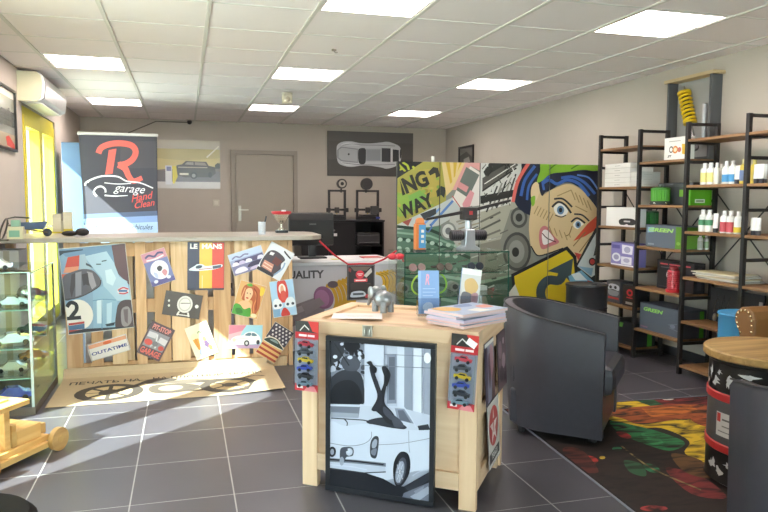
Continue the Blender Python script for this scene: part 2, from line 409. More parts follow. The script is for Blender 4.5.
# poster with the vintage car
c, w, h, a = plane_quad([(156, 139.5), (220, 141), (220, 189), (156, 188)], Y1-.01)
t = thing('car_poster', 'landscape poster of a dark vintage car at sunset beside the grey door', 'poster', c)
bx('sheet', M('#d8d4cc', .4), t, -w/2, w/2, 0, .008, -h/2, h/2)
art('print', t, w, h, [('bg', '#cfc6b2'), ('p', '#c9bb82', [(0, 18), (100, 18), (100, 55), (0, 60)]), ('p', '#d8c889', [(0, 38), (45, 42), (100, 36), (100, 58), (0, 62)]),
    ('p', '#857b74', [(0, 62), (15, 60), (100, 56), (100, 68), (0, 68)]), ('r', '#7d7677', 0, 64, 100, 86), ('r', '#d9d5d0', 0, 86, 100, 100),
    ('p', '#57504d', [(28, 60), (32, 52), (40, 50), (46, 43), (78, 44), (82, 52), (92, 55), (93, 68), (85, 76), (45, 77), (30, 72)]), ('p', '#a89a8d', [(44, 50), (48, 45), (58, 45), (58, 51)]), ('p', '#9d8d80', [(60, 45), (76, 46), (79, 52), (60, 51)]),
    ('r', '#c9b9a6', 34, 55, 80, 57), ('e', '#3b3738', 58, 73, 5.5, 7), ('e', '#a8a29d', 58, 73, 3, 4), ('e', '#3b3738', 84, 71, 3, 6), ('p', '#efe8d4', [(36, 68), (50, 68), (50, 72), (36, 72)]),
    ('r', '#e9e9ec', 14, 53, 24, 92), ('r', '#8a8fb0', 16, 55, 23, 64), ('p', '#e3d13a', [(25, 54), (31, 54), (33, 75), (28, 90), (25, 90)]), ('p', '#4c4a45', [(92, 50), (96, 46), (100, 47), (100, 58), (92, 58)]), ('p', '#efe9cf', [(78, 34), (98, 10), (99, 12), (80, 36)])], off=.0, rough=.25)
t = thing('light_switch', 'small square light switch on the back wall by the door', 'light switch', px_y(216, 203, Y1-.006))
bx('plate', M('#c6c0b0', .4), t, -.045, .045, -.006, .006, -.045, .045, .003); bx('rocker', M('#d4cec0', .35), t, -.026, .026, -.011, -.005, -.026, .026, .002)
# dark poster with the silver sports car seen from above
c, w, h, a = plane_quad([(327.5, 130.5), (413, 133.5), (413, 177), (327.5, 175.5)], Y1-.02)
t = thing('car_poster', 'dark wide poster of a silver sports car seen from above', 'poster', c)
bx('board', M('#45423f', .5), t, -w/2, w/2, 0, .018, -h/2, h/2)
art('print', t, w, h, [('bg', '#56514d'), ('r', '#4b4744', 172, 250, 730, 356), ('p', '#5d5855', [(172, 66), (724, 86), (724, 150), (172, 130)]),
    ('s', '#c9c9cc', [(232, 190), (240, 155), (275, 137), (330, 135), (380, 145), (450, 148), (520, 142), (560, 138), (600, 148), (640, 170), (650, 215), (645, 260), (620, 290), (560, 308), (520, 300), (450, 290), (390, 290), (330, 298), (275, 290), (240, 265)]),
    ('s', '#e4e4e6', [(262, 158), (300, 142), (350, 148), (380, 160), (320, 160)]), ('s', '#dededf', [(262, 262), (300, 275), (350, 278), (380, 275), (320, 290), (275, 280)]),
    ('p', '#8f9094', [(236, 190), (262, 168), (372, 182), (372, 272), (262, 262), (236, 240)]), ('p', '#b9babd', [(245, 190), (266, 175), (368, 188), (368, 266), (266, 255), (245, 238)]), ('e', '#2c2b2d', 312, 217, 6, 7),
    ('s', '#2f2f32', [(374, 195), (385, 180), (420, 182), (424, 225), (418, 275), (385, 278), (374, 250)]), ('r', '#a9abaf', 424, 182, 522, 262), ('r', '#97999e', 428, 190, 516, 256),
    ('p', '#36363a', [(525, 178), (582, 180), (584, 266), (525, 264)]), ('p', '#2d2d30', [(596, 186), (634, 190), (636, 262), (596, 264)]), ('r', '#d6d7da', 582, 176, 596, 268), ('c', '#6b6c70', 3, [(270, 160), (330, 152), (400, 158), (520, 160), (610, 165)]), ('c', '#6b6c70', 3, [(270, 272), (330, 280), (400, 284), (520, 284), (610, 280)]), ('e', '#3a3a3c', 645, 215, 5, 30)],
    quad=((172, 66), (724, 86), (724, 358), (172, 356)), rough=.5)
# camera and cable on the back wall, detector on the ceiling
t = thing('security_camera', 'tiny dark dome camera on the back wall under the ceiling', 'camera', (px_y(189.5, 122, Y1-.04)))
MB().sphere((0, 0, 0), .035).make('dome', M('#2a2826', .3), t, smooth=True); MB().cyl((0, 0, .02), (0, 0, .07), .045, n=16).make('base', M('#b9b2a4', .6), t)
q = [px_y(*p, Y1-.015) for p in ((128, 133), (156, 118.5), (163, 118), (188, 117.5))]
tag(MB().tube([(p.x, p.y, min(p.z, 2.37)) for p in q], .008, 6).make('wall_cable', M('#6d675e', .6)), 'thin dark cable running along the back wall to the dome camera', 'cable')
p = px_z(287, 93, ZC-.006)
t = thing('ceiling_sensor', 'beige box shaped motion sensor hanging from the ceiling', 'sensor', p)
MB().cyl((0, 0, 0), (0, 0, -.02), .055, n=18).make('mount', M('#cfc7b4', .6), t); bx('body', M('#d6cdb8', .5), t, -.05, .05, -.05, .05, -.11, -.02, .012); MB().sphere((0, -.045, -.07), .03).make('lens', M('#b9ae98', .3), t, smooth=True)
p = px_z(334, 49.5, ZC)
t = thing('ceiling_hook', 'tiny ceiling hook between the panel lights', 'hook', p)
MB().cyl((0, 0, .001), (0, 0, -.01), .018, n=12).make('base', M('#8d857a', .5), t); MB().tube([(0, 0, -.008), (.01, 0, -.022), (.028, 0, -.02)], .004, 6).make('hook', M('#8d857a', .5), t)
# small picture on the right wall
p = px_x(466.5, 157, X1-.004)
t = thing('framed_picture', 'small dark framed picture on the shelf wall above the graffiti screen', 'picture', p, rot=(0, 0, R(-90)))
f = MB(); w, h = .55, .32
f.box(-w/2, w/2, -.02, 0, h/2-.03, h/2).box(-w/2, w/2, -.02, 0, -h/2, -h/2+.03).box(-w/2, -w/2+.03, -.02, 0, -h/2+.03, h/2-.03).box(w/2-.03, w/2, -.02, 0, -h/2+.03, h/2-.03).make('frame', M('#2b2928', .4), t)
art('print', t, w-.06, h-.06, [('bg', '#77746f'), ('p', '#504d4a', [(0, 40), (50, 20), (100, 60), (100, 100), (0, 100)]), ('p', '#a8a49e', [(30, 60), (70, 50), (80, 80), (30, 85)])], off=.003)
# shadow box with the coilover
t = thing('shadow_box', 'dark grey open display box with pale wooden top on the shelf wall', 'display box', (X1, 4.71, 1.625))
GR = M('#56585a', .6)
bx('back_panel', M('#a09f9b', .7), t, -.012, -.001, -.23, .23, 0, .64); bx('side_panel', GR, t, -.1, -.001, .23, .252, 0, .64); bx('side_panel', GR, t, -.1, -.001, -.252, -.23, 0, .64)
bx('top_board', wood('#d9c39a', '#c4a878', 1), t, -.115, -.001, -.28, .28, .64, .665); bx('bottom_board', GR, t, -.1, -.001, -.23, .23, 0, .02)
a0, a1 = px_x(684, 92, X1-.062), px_x(694, 143, X1-.062)
t = thing('coilover', 'yellow coil spring shock absorber mounted inside the grey display box', 'shock absorber', a1)
d = (a0-a1); L = d.length; d.normalize(); s = d.orthogonal().normalized(); u = d.cross(s)
MB().cyl((0, 0, 0), d*L*.45, .016, n=14).make('piston_rod', M('#b9bcc0', .2, .9), t, smooth=True)
MB().cyl(d*L*.4, d*L*.97, .026, n=16).make('damper_body', M('#3b3a38', .35, .5), t, smooth=True)
pts = [d*(L*(.42+.53*k/72)) + (s*math.cos(k*.62) + u*math.sin(k*.62))*.043 for k in range(73)]
MB().tube(pts, .0105, 8).make('spring', M('#e8c21a', .35), t, smooth=True)
for k0, k1 in ((.95, 1.0), (.38, .42)): MB().cyl(d*L*k0, d*L*k1, .052, n=20).make('spring_seat', M('#d8b414', .4), t, smooth=True)
MB().cyl(d*L*1.0, d*L*1.1, .014, n=12).make('top_stud', M('#9a9a98', .3, .8), t)
MB().cyl(d*-.03 - s*.02, d*-.03 + s*.02, .03, n=18).make('lower_eye', M('#2e2d2c', .4, .4), t, smooth=True)
MB().cyl((.03, -.07, -.02), (.03, -.07, .3), .02, n=14).make('mount_plate', M('#aeb0b2', .3, .6), t)

# ================================================================== SALES COUNTER OF PALLET BOARDS
CY = 5.38
PW = [wood(a, b, 2, 2.6, .7) for a, b in (('#d6b48e', '#bb936a'), ('#cca880', '#ad845a'), ('#dabf9c', '#bf9c72'))]
t = thing('pallet_counter', 'long sales counter faced with upright pale pallet boards under a grey top', 'counter')
top = [(X0, 5.335), (.86, 5.335), (.95, 5.35), (1.02, 5.40), (1.05, 5.5), (1.05, 5.9), (1.0, 6.02), (.9, 6.06), (X0, 6.06)]
MB().prism(top, .988, 1.022, 'xy').make('countertop', M('#a39b90', .4, noise=.05, nscale=6), t, bevel=.004)
def cxp(px, py=300): return px_y(px, py, CY).x
for i, (a, b) in enumerate([(65, 81.5), (90, 102), (111, 126.5), (136, 146.5), (154.5, 170.5), (171.5, 190), (195, 208), (213.5, 231), (235, 249), (253, 271), (272, 288)]):
    bx('board', PW[i % 3], t, cxp(a), cxp(b), CY, CY+.022, .075+.006*(i % 3), .986, .002)
for z0, z1 in ((.012, .10), (.46, .56), (.88, .98)):
    bx('rail', PW[1], t, cxp(65), cxp(180)-.004, CY+.023, CY+.045, z0, z1); bx('rail', PW[0], t, cxp(180)+.004, cxp(288), CY+.023, CY+.045, z0, z1)
for a in (65, 120, 172, 182, 235, 281):
    bx('block', PW[2], t, cxp(a), cxp(a)+.09, CY+.046, CY+.14, .012, .986)
bx('end_post', PW[0], t, cxp(288.5), cxp(292.5), CY-.004, CY+.09, 0, .986, .002)
bx('foot_board', PW[2], t, cxp(65), cxp(288)-.01, CY+.001, CY+.022, 0, .074)
bx('end_post', PW[1], t, X0+.02, X0+.08, 5.9, 5.98, 0, .986); bx('end_post', PW[1], t, .6, .68, 5.9, 5.98, 0, .986)

# ------------------------------------------------------------------ signs on the boards
def sign(name, label, cat, quad, items, aq=None, lift=0.0, edge='#d8d4cc', rough=.35, group=None):
    c, w, h, a = plane_quad(quad, CY-.006-lift)
    r = thing(name, label, cat, c, rot=(0, -a, 0), group=group)
    bx('plate', M(edge, .4), r, -w/2, w/2, 0, .003, -h/2, h/2)
    art('print', r, w*.985, h*.985, items, quad=aq or ((0,0),(100,0),(100,100),(0,100)), rough=rough)
    return r
sign('race_car_poster', 'large painted poster of a pale blue race car numbered 2', 'poster', [(60.7, 248), (124.9, 243.5), (135, 326.8), (66, 336)], [
    ('bg', '#86a3bd'), ('p', '#5c3d42', [(330, 45), (420, 30), (450, 300), (405, 255), (360, 210), (345, 130)]), ('p', '#6f8fae', [(0, 65), (330, 45), (350, 180), (290, 190), (200, 130), (40, 110)]),
    ('p', '#a9c3d4', [(160, 110), (300, 80), (345, 150), (380, 240), (430, 270), (460, 400), (370, 400), (280, 300), (270, 250), (220, 190)]), ('p', '#8fb0c8', [(210, 330), (280, 300), (370, 400), (360, 590), (210, 610)]),
    ('p', '#c9dbe4', [(290, 200), (330, 190), (360, 250), (340, 300), (300, 280)]), ('p', '#d0e0e8', [(235, 400), (275, 390), (270, 560), (235, 560)]), ('p', '#b6cfdd', [(300, 420), (335, 410), (330, 560), (300, 560)]),
    ('p', '#2e3b4a', [(0, 75), (150, 66), (155, 72), (30, 90), (0, 110)]), ('p', '#c1473a', [(55, 115), (130, 103), (125, 172), (35, 180)]), ('p', '#d8906f', [(35, 180), (125, 172), (118, 208), (22, 216)]), ('p', '#9fb4c4', [(130, 100), (165, 96), (180, 150), (205, 190), (128, 200)]), ('p', '#39404d', [(170, 150), (200, 165), (215, 185), (170, 165)]),
    ('p', '#c9664f', [(0, 225), (80, 216), (75, 270), (10, 278)]), ('s', '#5a565f', [(15, 250), (90, 205), (160, 190), (220, 205), (262, 260), (250, 305), (160, 360), (90, 385), (20, 392)]),
    ('p', '#8d8a94', [(100, 215), (140, 205), (135, 360), (95, 375)]), ('p', '#98929a', [(175, 205), (210, 215), (235, 300), (205, 325), (180, 260)]), ('p', '#3c3237', [(140, 225), (180, 215), (190, 300), (165, 290), (150, 300)]), ('p', '#443a40', [(75, 225), (100, 215), (95, 300), (70, 380), (60, 330)]), ('c', '#2e2a30', 6, [(20, 392), (90, 385), (160, 360), (250, 305), (264, 262)]),
    ('e', '#e9e3da', 110, 500, 100, 108), ('c', '#221e22', 26, [(35, 445), (60, 415), (95, 425), (98, 465), (60, 515)]), ('l', '#221e22', 26, [(28, 528), (128, 518)]), ('l', '#221e22', 22, [(48, 528), (85, 480)]),
    ('s', '#4a3a3e', [(365, 470), (385, 410), (430, 392), (470, 410), (482, 520), (480, 585), (365, 600)]), ('s', '#8d8486', [(395, 470), (420, 440), (450, 450), (465, 540), (430, 580), (400, 560)]), ('p', '#6a5c60', [(410, 460), (440, 455), (440, 560), (420, 540)]),
    ('e', '#d8d2d4', 405, 332, 38, 24), ('c', '#c23f4a', 9, [(372, 330), (405, 312), (440, 322)]), ('c', '#c23f4a', 9, [(380, 348), (410, 352), (438, 342)]), ('r', '#3a6a9a', 378, 326, 432, 340),
    ('p', '#b9423c', [(40, 562), (150, 545), (150, 560), (42, 578)]), ('p', '#4d6f94', [(42, 580), (150, 562), (150, 600), (44, 610)]), ('p', '#b5544e', [(42, 612), (150, 602), (150, 618), (42, 630)]), ('p', '#33343c', [(150, 600), (482, 575), (482, 581), (40, 640), (40, 628)]), ('p', '#27323c', [(290, 565), (355, 548), (350, 572), (300, 580)]), ('c', '#5d88a8', 5, [(210, 400), (280, 390), (360, 395)]), ('c', '#5d88a8', 5, [(270, 395), (268, 600)]), ('c', '#2d3a46', 7, [(235, 160), (265, 160)]), ('c', '#2d3a46', 7, [(270, 142), (300, 136)])],
    aq=((0, 65), (412, 35), (482, 581), (40, 644)), edge='#e6e0d6')
sign('tin_sign', 'pink and blue tin sign with a white face, tilted beside the race car poster', 'sign', [(140.5, 254.5), (164.4, 247.5), (175.3, 279.5), (152.2, 288)], [
    ('bg', '#7478a8'), ('r', '#c98a9a', 0, 0, 100, 27), ('c', '#4a4670', 6, [(12, 14), (30, 9), (50, 16), (70, 9), (90, 13)]), ('c', '#f0dfe2', 4, [(14, 22), (50, 24), (88, 20)]), ('s', '#e8e6ec', [(25, 40), (50, 30), (78, 36), (90, 55), (78, 80), (50, 86), (25, 76), (14, 58)]),
    ('s', '#3a3340', [(44, 50), (58, 46), (66, 54), (56, 62), (46, 60)]), ('s', '#c98890', [(58, 66), (72, 60), (80, 70), (66, 80)]), ('s', '#b7bcd8', [(25, 60), (38, 66), (36, 80), (26, 74)]), ('r', '#585088', 0, 86, 100, 100), ('e', '#d8d8e6', 22, 88, 9, 5), ('e', '#d8d8e6', 78, 86, 9, 5)])
sign('licence_plate', 'white number plate with a raised blue OUTATIME under the race car poster', 'number plate', [(86.3, 345.3), (126.4, 333.6), (130.3, 350), (92, 361.3)], [
    ('bg', '#dcd6d2'), ('p', '#d99a78', [(0, 6), (100, 6), (100, 28), (0, 28)]), ('e', '#d2673c', 50, 17, 11, 11), ('t', '#49508c', 'OUTATIME', 50, 63, 26, 0, 0, .03, .72), ('l', '#a8a4a8', 2, [(1, 1), (99, 1), (99, 99), (1, 99), (1, 1)])])
sign('tin_sign', 'red and grey tin sign reading PIT STOP GARAGE, tilted clockwise', 'sign', [(152.2, 320.3), (175.3, 330.5), (159.2, 361.7), (136.6, 352.3)], [
    ('bg', '#5d4a50'), ('r', '#8c8a92', 6, 24, 94, 74), ('t', '#e08c84', 'PIT-STOP', 50, 13, 20, 0, 0, .03, .95), ('t', '#d9665c', 'GARAGE', 50, 87, 24, 0, 0, .03, .9), ('p', '#c9c6cc', [(8, 30), (42, 28), (44, 44), (8, 46)]), ('p', '#cfccd2', [(60, 34), (94, 36), (92, 54), (58, 50)]),
    ('l', '#d4d4d8', 6, [(44, 30), (60, 70)]), ('l', '#bfbfc6', 6, [(62, 46), (38, 70)]), ('e', '#c9524a', 24, 60, 17, 9), ('e', '#b94640', 82, 64, 12, 7), ('e', '#77767e', 52, 58, 12, 8)], edge='#5d4a50')
sign('tin_sign', 'tall blue, yellow and red striped tin sign with a white racing car', 'sign', [(187.4, 242.2), (224.2, 242.2), (224.2, 290), (187.4, 290)], [
    ('bg', '#3b3a4e'), ('r', '#e0b84a', 32, 0, 67, 100), ('r', '#cf4a3a', 67, 0, 100, 100), ('t', '#f2ece2', 'LE  MANS', 50, 8.5, 14, 0, 0, .04, 1.5), ('s', '#d8e2e8', [(5, 56), (18, 50), (26, 46), (40, 46), (52, 50), (92, 46), (93, 52), (70, 57), (30, 60), (6, 59)]), ('s', '#3c4654', [(22, 51), (30, 48), (40, 49), (36, 54), (24, 55)]), ('p', '#4f5866', [(68, 50), (92, 47), (92, 53), (70, 56)]), ('l', '#b24a40', 1.5, [(30, 57), (70, 54)]),
    ('l', '#f0e8d0', 1, [(40, 70), (40, 99)]), ('r', '#312f42', 0, 97, 100, 100)], edge='#3b3a4e')
sign('tin_sign', 'lilac tin sign with a row of vintage cars, tilted anticlockwise', 'sign', [(228.4, 255.4), (262.2, 244.4), (266, 266.4), (233.5, 276.5)], [
    ('bg', '#9aa0c4'), ('r', '#b7c4dc', 0, 0, 100, 30), ('c', '#7a7296', 6, [(8, 24), (20, 16), (32, 24), (46, 17), (58, 22)]), ('r', '#7d7a9e', 0, 58, 100, 100), ('p', '#5a5378', [(2, 48), (16, 34), (30, 36), (98, 34), (98, 46), (40, 50)])] +
    [('s', c, [(x, 50), (x+4, 42), (x+14, 42), (x+19, 50), (x+18, 57), (x, 57)]) for x, c in ((4, '#e8dcec'), (24, '#c2b4d4'), (44, '#e2e4f0'), (64, '#54476a'), (80, '#d8d2e4'))] + [('s', '#3d3552', [(48, 70), (62, 60), (84, 60), (92, 70), (90, 78), (48, 80)]), ('s', '#dcd4e6', [(6, 80), (16, 70), (34, 70), (42, 82), (40, 92), (8, 92)]), ('s', '#c8b8d0', [(52, 86), (60, 82), (78, 82), (84, 90), (52, 95)])])
sign('tin_sign', 'black and white tin sign of an open car bonnet, tilted steeply at the counter corner', 'sign', [(271.6, 241.5), (294.4, 253.2), (280, 282), (256.3, 268.4)], [
    ('bg', '#d9dbe0'), ('s', '#4d4248', [(12, 28), (40, 20), (78, 30), (74, 50), (84, 72), (60, 92), (10, 90), (2, 60)]), ('p', '#6b3a36', [(40, 36), (72, 40), (66, 62), (38, 58)]), ('p', '#c98a78', [(10, 62), (50, 62), (56, 88), (12, 86)]), ('p', '#e6e2e0', [(16, 30), (32, 28), (30, 38), (16, 40)]), ('c', '#2e2a30', 5, [(60, 8), (76, 14), (96, 20)]), ('c', '#8fa6c2', 6, [(84, 40), (86, 60), (70, 92)]), ('r', '#3a3238', 0, 90, 70, 100), ('l', '#e3c8b0', 3, [(14, 70), (50, 72)]), ('l', '#e3c8b0', 3, [(14, 80), (52, 82)])], lift=.005)
sign('dial_sign', 'dark brown tin sign with a pale round dial below the striped sign', 'sign', [(167, 290.5), (202.3, 295.6), (199.5, 319.7), (160.8, 314)], [
    ('bg', '#4e443e'), ('e', '#d9d5ce', 56, 46, 21, 36), ('e', '#b9b4ac', 56, 46, 17, 29), ('e', '#ded9d2', 56, 46, 14, 24), ('l', '#5b534d', 3, [(44, 44), (70, 38)]), ('l', '#d9d5ce', 5, [(44, 78), (40, 96)]), ('l', '#d9d5ce', 5, [(68, 78), (72, 96)]), ('l', '#d9d5ce', 4, [(38, 92), (74, 92)]), ('e', '#e8e4dc', 89, 48, 5, 8), ('e', '#cfc8bc', 14, 60, 3, 5), ('e', '#cfc8bc', 12, 40, 3, 5)], edge='#4e443e')
sign('tin_sign', 'cream tin sign with an ice cream cone and a sitting figure, tilted', 'sign', [(184.5, 328), (207, 320.8), (217.9, 351.7), (196.8, 361.3)], [
    ('bg', '#e9e2c4'), ('c', '#8aa07a', 4, [(44, 26), (52, 22), (60, 27), (70, 22), (80, 27), (88, 23)]), ('s', '#e8ddb8', [(12, 30), (22, 22), (36, 26), (40, 38), (24, 42), (12, 38)]), ('p', '#d9a24a', [(14, 40), (40, 40), (34, 74), (24, 74)]), ('s', '#c98a3a', [(22, 42), (32, 42), (30, 70), (24, 70)]), ('s', '#e0875a', [(56, 44), (68, 40), (72, 52), (60, 56)]), ('s', '#5c4a6a', [(52, 58), (70, 54), (78, 70), (66, 76), (56, 70)]), ('s', '#d9714a', [(70, 70), (84, 74), (82, 86), (70, 84)]), ('s', '#8b93a8', [(24, 78), (38, 70), (46, 84), (36, 92), (24, 90)]), ('c', '#d89a70', 5, [(58, 60), (48, 66), (56, 78)]), ('r', '#f1ecd8', 0, 95, 100, 100)])
sign('tin_sign', 'tin sign cut like a red haired woman in a green dress', 'sign', [(241, 280), (265.5, 286), (258, 320), (231, 313)], [
    ('bg', '#d8a86c'), ('s', '#b5603c', [(20, 12), (50, 4), (80, 14), (92, 42), (96, 70), (84, 92), (70, 74), (62, 50), (30, 56), (16, 40)]), ('s', '#e8bf96', [(30, 22), (48, 16), (58, 30), (54, 48), (44, 58), (32, 48)]), ('s', '#e6b98c', [(18, 62), (40, 54), (60, 60), (66, 74), (40, 80), (12, 76)]), ('s', '#4f9a3c', [(2, 72), (22, 70), (42, 80), (62, 72), (70, 86), (66, 99), (2, 99)]), ('s', '#3a7a30', [(10, 84), (30, 80), (40, 92), (20, 97)]), ('c', '#d98a58', 4, [(64, 20), (76, 40), (74, 64), (82, 84)]), ('c', '#8c4228', 4, [(56, 14), (72, 26), (80, 50), (86, 74)]), ('c', '#e0a070', 4, [(24, 18), (22, 34), (20, 52)]), ('e', '#c0392b', 42, 46, 5, 2.2), ('e', '#4a3228', 37, 32, 2.5, 1.6), ('e', '#4a3228', 49, 32, 2.5, 1.6), ('s', '#5fa83c', [(26, 8), (40, 2), (50, 8), (38, 12)]), ('s', '#e8c84a', [(82, 6), (99, 10), (97, 26), (86, 30)]), ('e', '#e3d7b0', 84, 92, 12, 6)], lift=.001)
sign('tin_sign', 'pale blue tin sign with a red arch and two small cars at the counter end', 'sign', [(269, 282), (292.2, 278.7), (297.7, 314.2), (273.9, 318)], [
    ('bg', '#a9cbe6'), ('s', '#cf4a42', [(32, 4), (50, 0), (68, 4), (74, 40), (60, 60), (40, 60), (28, 40)]), ('e', '#efe4dc', 50, 24, 15, 15), ('s', '#e0a888', [(44, 18), (54, 14), (58, 34), (50, 48), (42, 36)]), ('s', '#d25a50', [(42, 32), (60, 30), (60, 52), (44, 54)]), ('s', '#e6ebf0', [(4, 60), (12, 50), (30, 50), (42, 62), (40, 76), (6, 76)]), ('s', '#dfe6ee', [(56, 62), (68, 50), (88, 50), (98, 62), (96, 76), (58, 76)]), ('e', '#3c4656', 14, 68, 6, 4), ('e', '#3c4656', 34, 68, 6, 4), ('e', '#3c4656', 66, 68, 6, 4), ('e', '#3c4656', 88, 68, 6, 4), ('s', '#cc4a44', [(38, 84), (50, 76), (64, 84), (70, 99), (34, 99)]), ('r', '#7fa6c8', 0, 78, 30, 99)], lift=.003)
sign('tin_sign', 'pink and blue tin sign with a rounded white car in profile', 'sign', [(228.8, 325), (263.8, 325), (261, 348.4), (228.2, 348.4)], [
    ('bg', '#9fd0e2'), ('p', '#d98aa0', [(0, 0), (52, 0), (40, 24), (0, 40)]), ('p', '#e6b8c4', [(0, 40), (40, 24), (30, 60), (0, 70)]), ('r', '#b49ac0', 0, 84, 100, 100), ('s', '#eef0f2', [(6, 74), (10, 56), (26, 46), (42, 44), (52, 32), (72, 28), (88, 42), (95, 58), (94, 76), (60, 84), (20, 84)]), ('s', '#5f7c92', [(48, 44), (56, 34), (66, 34), (64, 46)]), ('s', '#5f7c92', [(69, 34), (78, 36), (84, 46), (69, 46)]), ('e', '#3c3f4c', 54, 78, 8, 13), ('e', '#c9ccd2', 54, 78, 4, 7), ('e', '#3c3f4c', 88, 74, 5, 10), ('e', '#dfe6c8', 16, 64, 5, 8), ('c', '#b8bec6', 2, [(20, 62), (40, 58), (60, 60)])], lift=.0)
sign('tin_sign', 'stars and stripes tin sign with a dark car, tilted clockwise at the counter foot', 'sign', [(274.5, 321), (293, 332.5), (275.3, 364.5), (256, 353)], [
    ('bg', '#e0b878'), ('r', '#4a4450', 0, 0, 100, 48)] + [('e', '#d8d4d4', 12+18*(i % 5)+(9 if (i//5) % 2 else 0), 6+9*(i//5), 4.5, 3) for i in range(25)] + [('r', '#a8483c', 0, 52+13*k, 100, 58+13*k) for k in range(4)] + [('s', '#e6ded2', [(2, 50), (20, 40), (52, 38), (74, 44), (96, 50), (96, 58), (4, 60)]), ('s', '#3c4a44', [(4, 52), (22, 43), (52, 41), (72, 46), (94, 52), (92, 56), (6, 58)]), ('s', '#8fa0a0', [(24, 47), (50, 43), (66, 48), (30, 50)])], lift=.008)

# ------------------------------------------------------------------ printed doormat on the floor
t = thing('floor_mat', 'beige printed floor mat with a black motorcycle drawing before the counter', 'mat', (0, 0, 0))
BE = M('#bfa888', .85, noise=.05, nscale=20)
ml = MB(); prof = [(4.64, .004), (5.27, .004), (5.315, .012), (5.345, .035), (5.365, .075)]
x0, x1 = -.86, .64; vs = []; fs = []
for i, (y, z) in enumerate(prof):
    for k in range(9):
        x = x0 + (x1-x0)*k/8; e = max(0, k-6)/2; vs.append((x - (.05 if i >= 3 else 0)*e, y + (.03*e if i == 0 else 0), z + .012*e*(i == 0)))
for i in range(len(prof)-1):
    for k in range(8): fs.append((i*9+k, i*9+k+1, (i+1)*9+k+1, (i+1)*9+k))
o = ml.add(vs, fs).make('sheet', BE, t); s = o.modifiers.new('solid', 'SOLIDIFY'); s.thickness = .003; s.offset = -1
mx, my = (x0+x1)/2, 4.965; mw, mh = 1.36, .58
DK = '#4d443d'
art('print', t, mw, mh, [('t', DK, 'ПЕЧАТЬ НА', 18, 13, 17, 0, 0, .02, .36), ('t', DK, 'НА ПЛОТНОЙ ТКАНИ', 70, 12, 16, 0, 0, .02, .34),
    ('e', DK, 22, 62, 16, 36), ('e', '#cdb48c', 22, 62, 11, 26), ('e', DK, 22, 62, 5, 12), ('l', DK, 2, [(8, 62), (36, 62)]), ('l', DK, 2, [(22, 30), (22, 94)]), ('l', DK, 2.5, [(11, 38), (33, 86)]), ('l', DK, 2.5, [(33, 38), (11, 86)]),
    ('l', DK, 4, [(26, 60), (40, 22)]), ('l', DK, 3, [(36, 26), (50, 30)]), ('s', DK, [(36, 26), (44, 12), (54, 20), (50, 34), (42, 38)]), ('s', '#70655a', [(48, 34), (62, 26), (72, 38), (58, 46)]), ('s', DK, [(64, 36), (84, 34), (90, 44), (70, 48)]),
    ('s', '#5d534a', [(42, 46), (58, 46), (66, 66), (54, 84), (42, 76)]), ('e', '#a8967a', 51, 62, 6, 12), ('l', DK, 4, [(52, 78), (88, 82)]), ('l', DK, 3, [(60, 60), (80, 66)]),
    ('e', DK, 80, 66, 15, 32), ('e', '#bfa67e', 80, 66, 10, 21), ('e', DK, 80, 66, 4, 9), ('l', DK, 2, [(70, 50), (90, 82)]), ('l', DK, 2, [(90, 50), (70, 82)]), ('c', DK, 2, [(30, 14), (38, 18), (44, 14)]), ('c', DK, 2, [(86, 40), (94, 30), (99, 34)])], rough=.85, loc=(mx-.02, my, .0082), rot=(R(-90), 0, 0))

# ------------------------------------------------------------------ things on the counter top
CT_Z = 1.023
p = px_z(281.5, 232.5, CT_Z)
t = thing('trophy_cup', 'silver trophy cup with a red rim and black base on the counter', 'trophy', p)
bx('base', M('#1f1d1d', .3), t, -.05, .05, -.05, .05, 0, .02, .003)
MB().lathe([(.0, .02), (.03, .02), (.03, .03), (.01, .04), (.008, .07), (.014, .075), (.03, .085), (.055, .12), (.072, .155), (.07, .155), (.05, .12), (0, .09)]).make('cup', M('#cfc8ba', .22, .8), t, smooth=True)
MB().lathe([(.072, .153), (.083, .165), (.083, .178), (.078, .178), (.07, .156)]).make('rim_ribbon', M('#c8323a', .5), t, smooth=True); bx('tag', M('#efefef', .5), t, -.005, .03, -.06, -.03, .172, .19)
p = px_z(262, 234.5, CT_Z)
t = thing('pen_cup', 'small white pen cup holding one dark pen on the counter', 'cup', p)
MB().lathe([(0, 0), (.027, 0), (.029, .1), (.026, .1), (.024, .005), (0, .005)]).make('cup', M('#c9ced6', .4), t, smooth=True); MB().cyl((.005, 0, .01), (.035, 0, .145), .006, n=8).make('pen', M('#2c2f38', .4), t)
MB().lathe([(.0275, .02), (.0278, .06)], 18).make('label', M('#8fa3bd', .5), t)
p = px_z(67, 233, CT_Z)
t = thing('leaflet_holder', 'cream leaflet holder with two stacks of cards on the counter', 'leaflet holder', p)
for i, (x, h) in enumerate(((-.07, .155), (.012, .17))):
    bx('card_stack', M('#ddd6bb', .6), t, x-.035, x+.03, -.02, .02, .012, h); bx('front_card', M('#e6dfc4', .5), t, x-.034, x+.029, -.024, -.0205, .035, h-.03)
bx('tray', M('#d9c63a', .5), t, -.11, .05, -.035, .035, 0, .012); bx('front_lip', M('#d9c63a', .5), t, -.02, .05, -.035, -.028, .012, .034); bx('divider', M('#c9c2a8', .5), t, -.038, -.026, -.02, .02, .012, .1)
p = px_z(76, 236, CT_Z)
t = thing('sunglasses_case', 'black soft glasses pouch lying on the counter before the banner', 'pouch', p)
MB().sphere((-.04, 0, .02), (.06, .045, .02)).make('pouch', M('#2a2624', .7), t, smooth=True); MB().sphere((.045, 0, .03), (.05, .04, .03)).make('flap', M('#332d2b', .6), t, smooth=True)
p = px_z(34, 236.5, CT_Z)
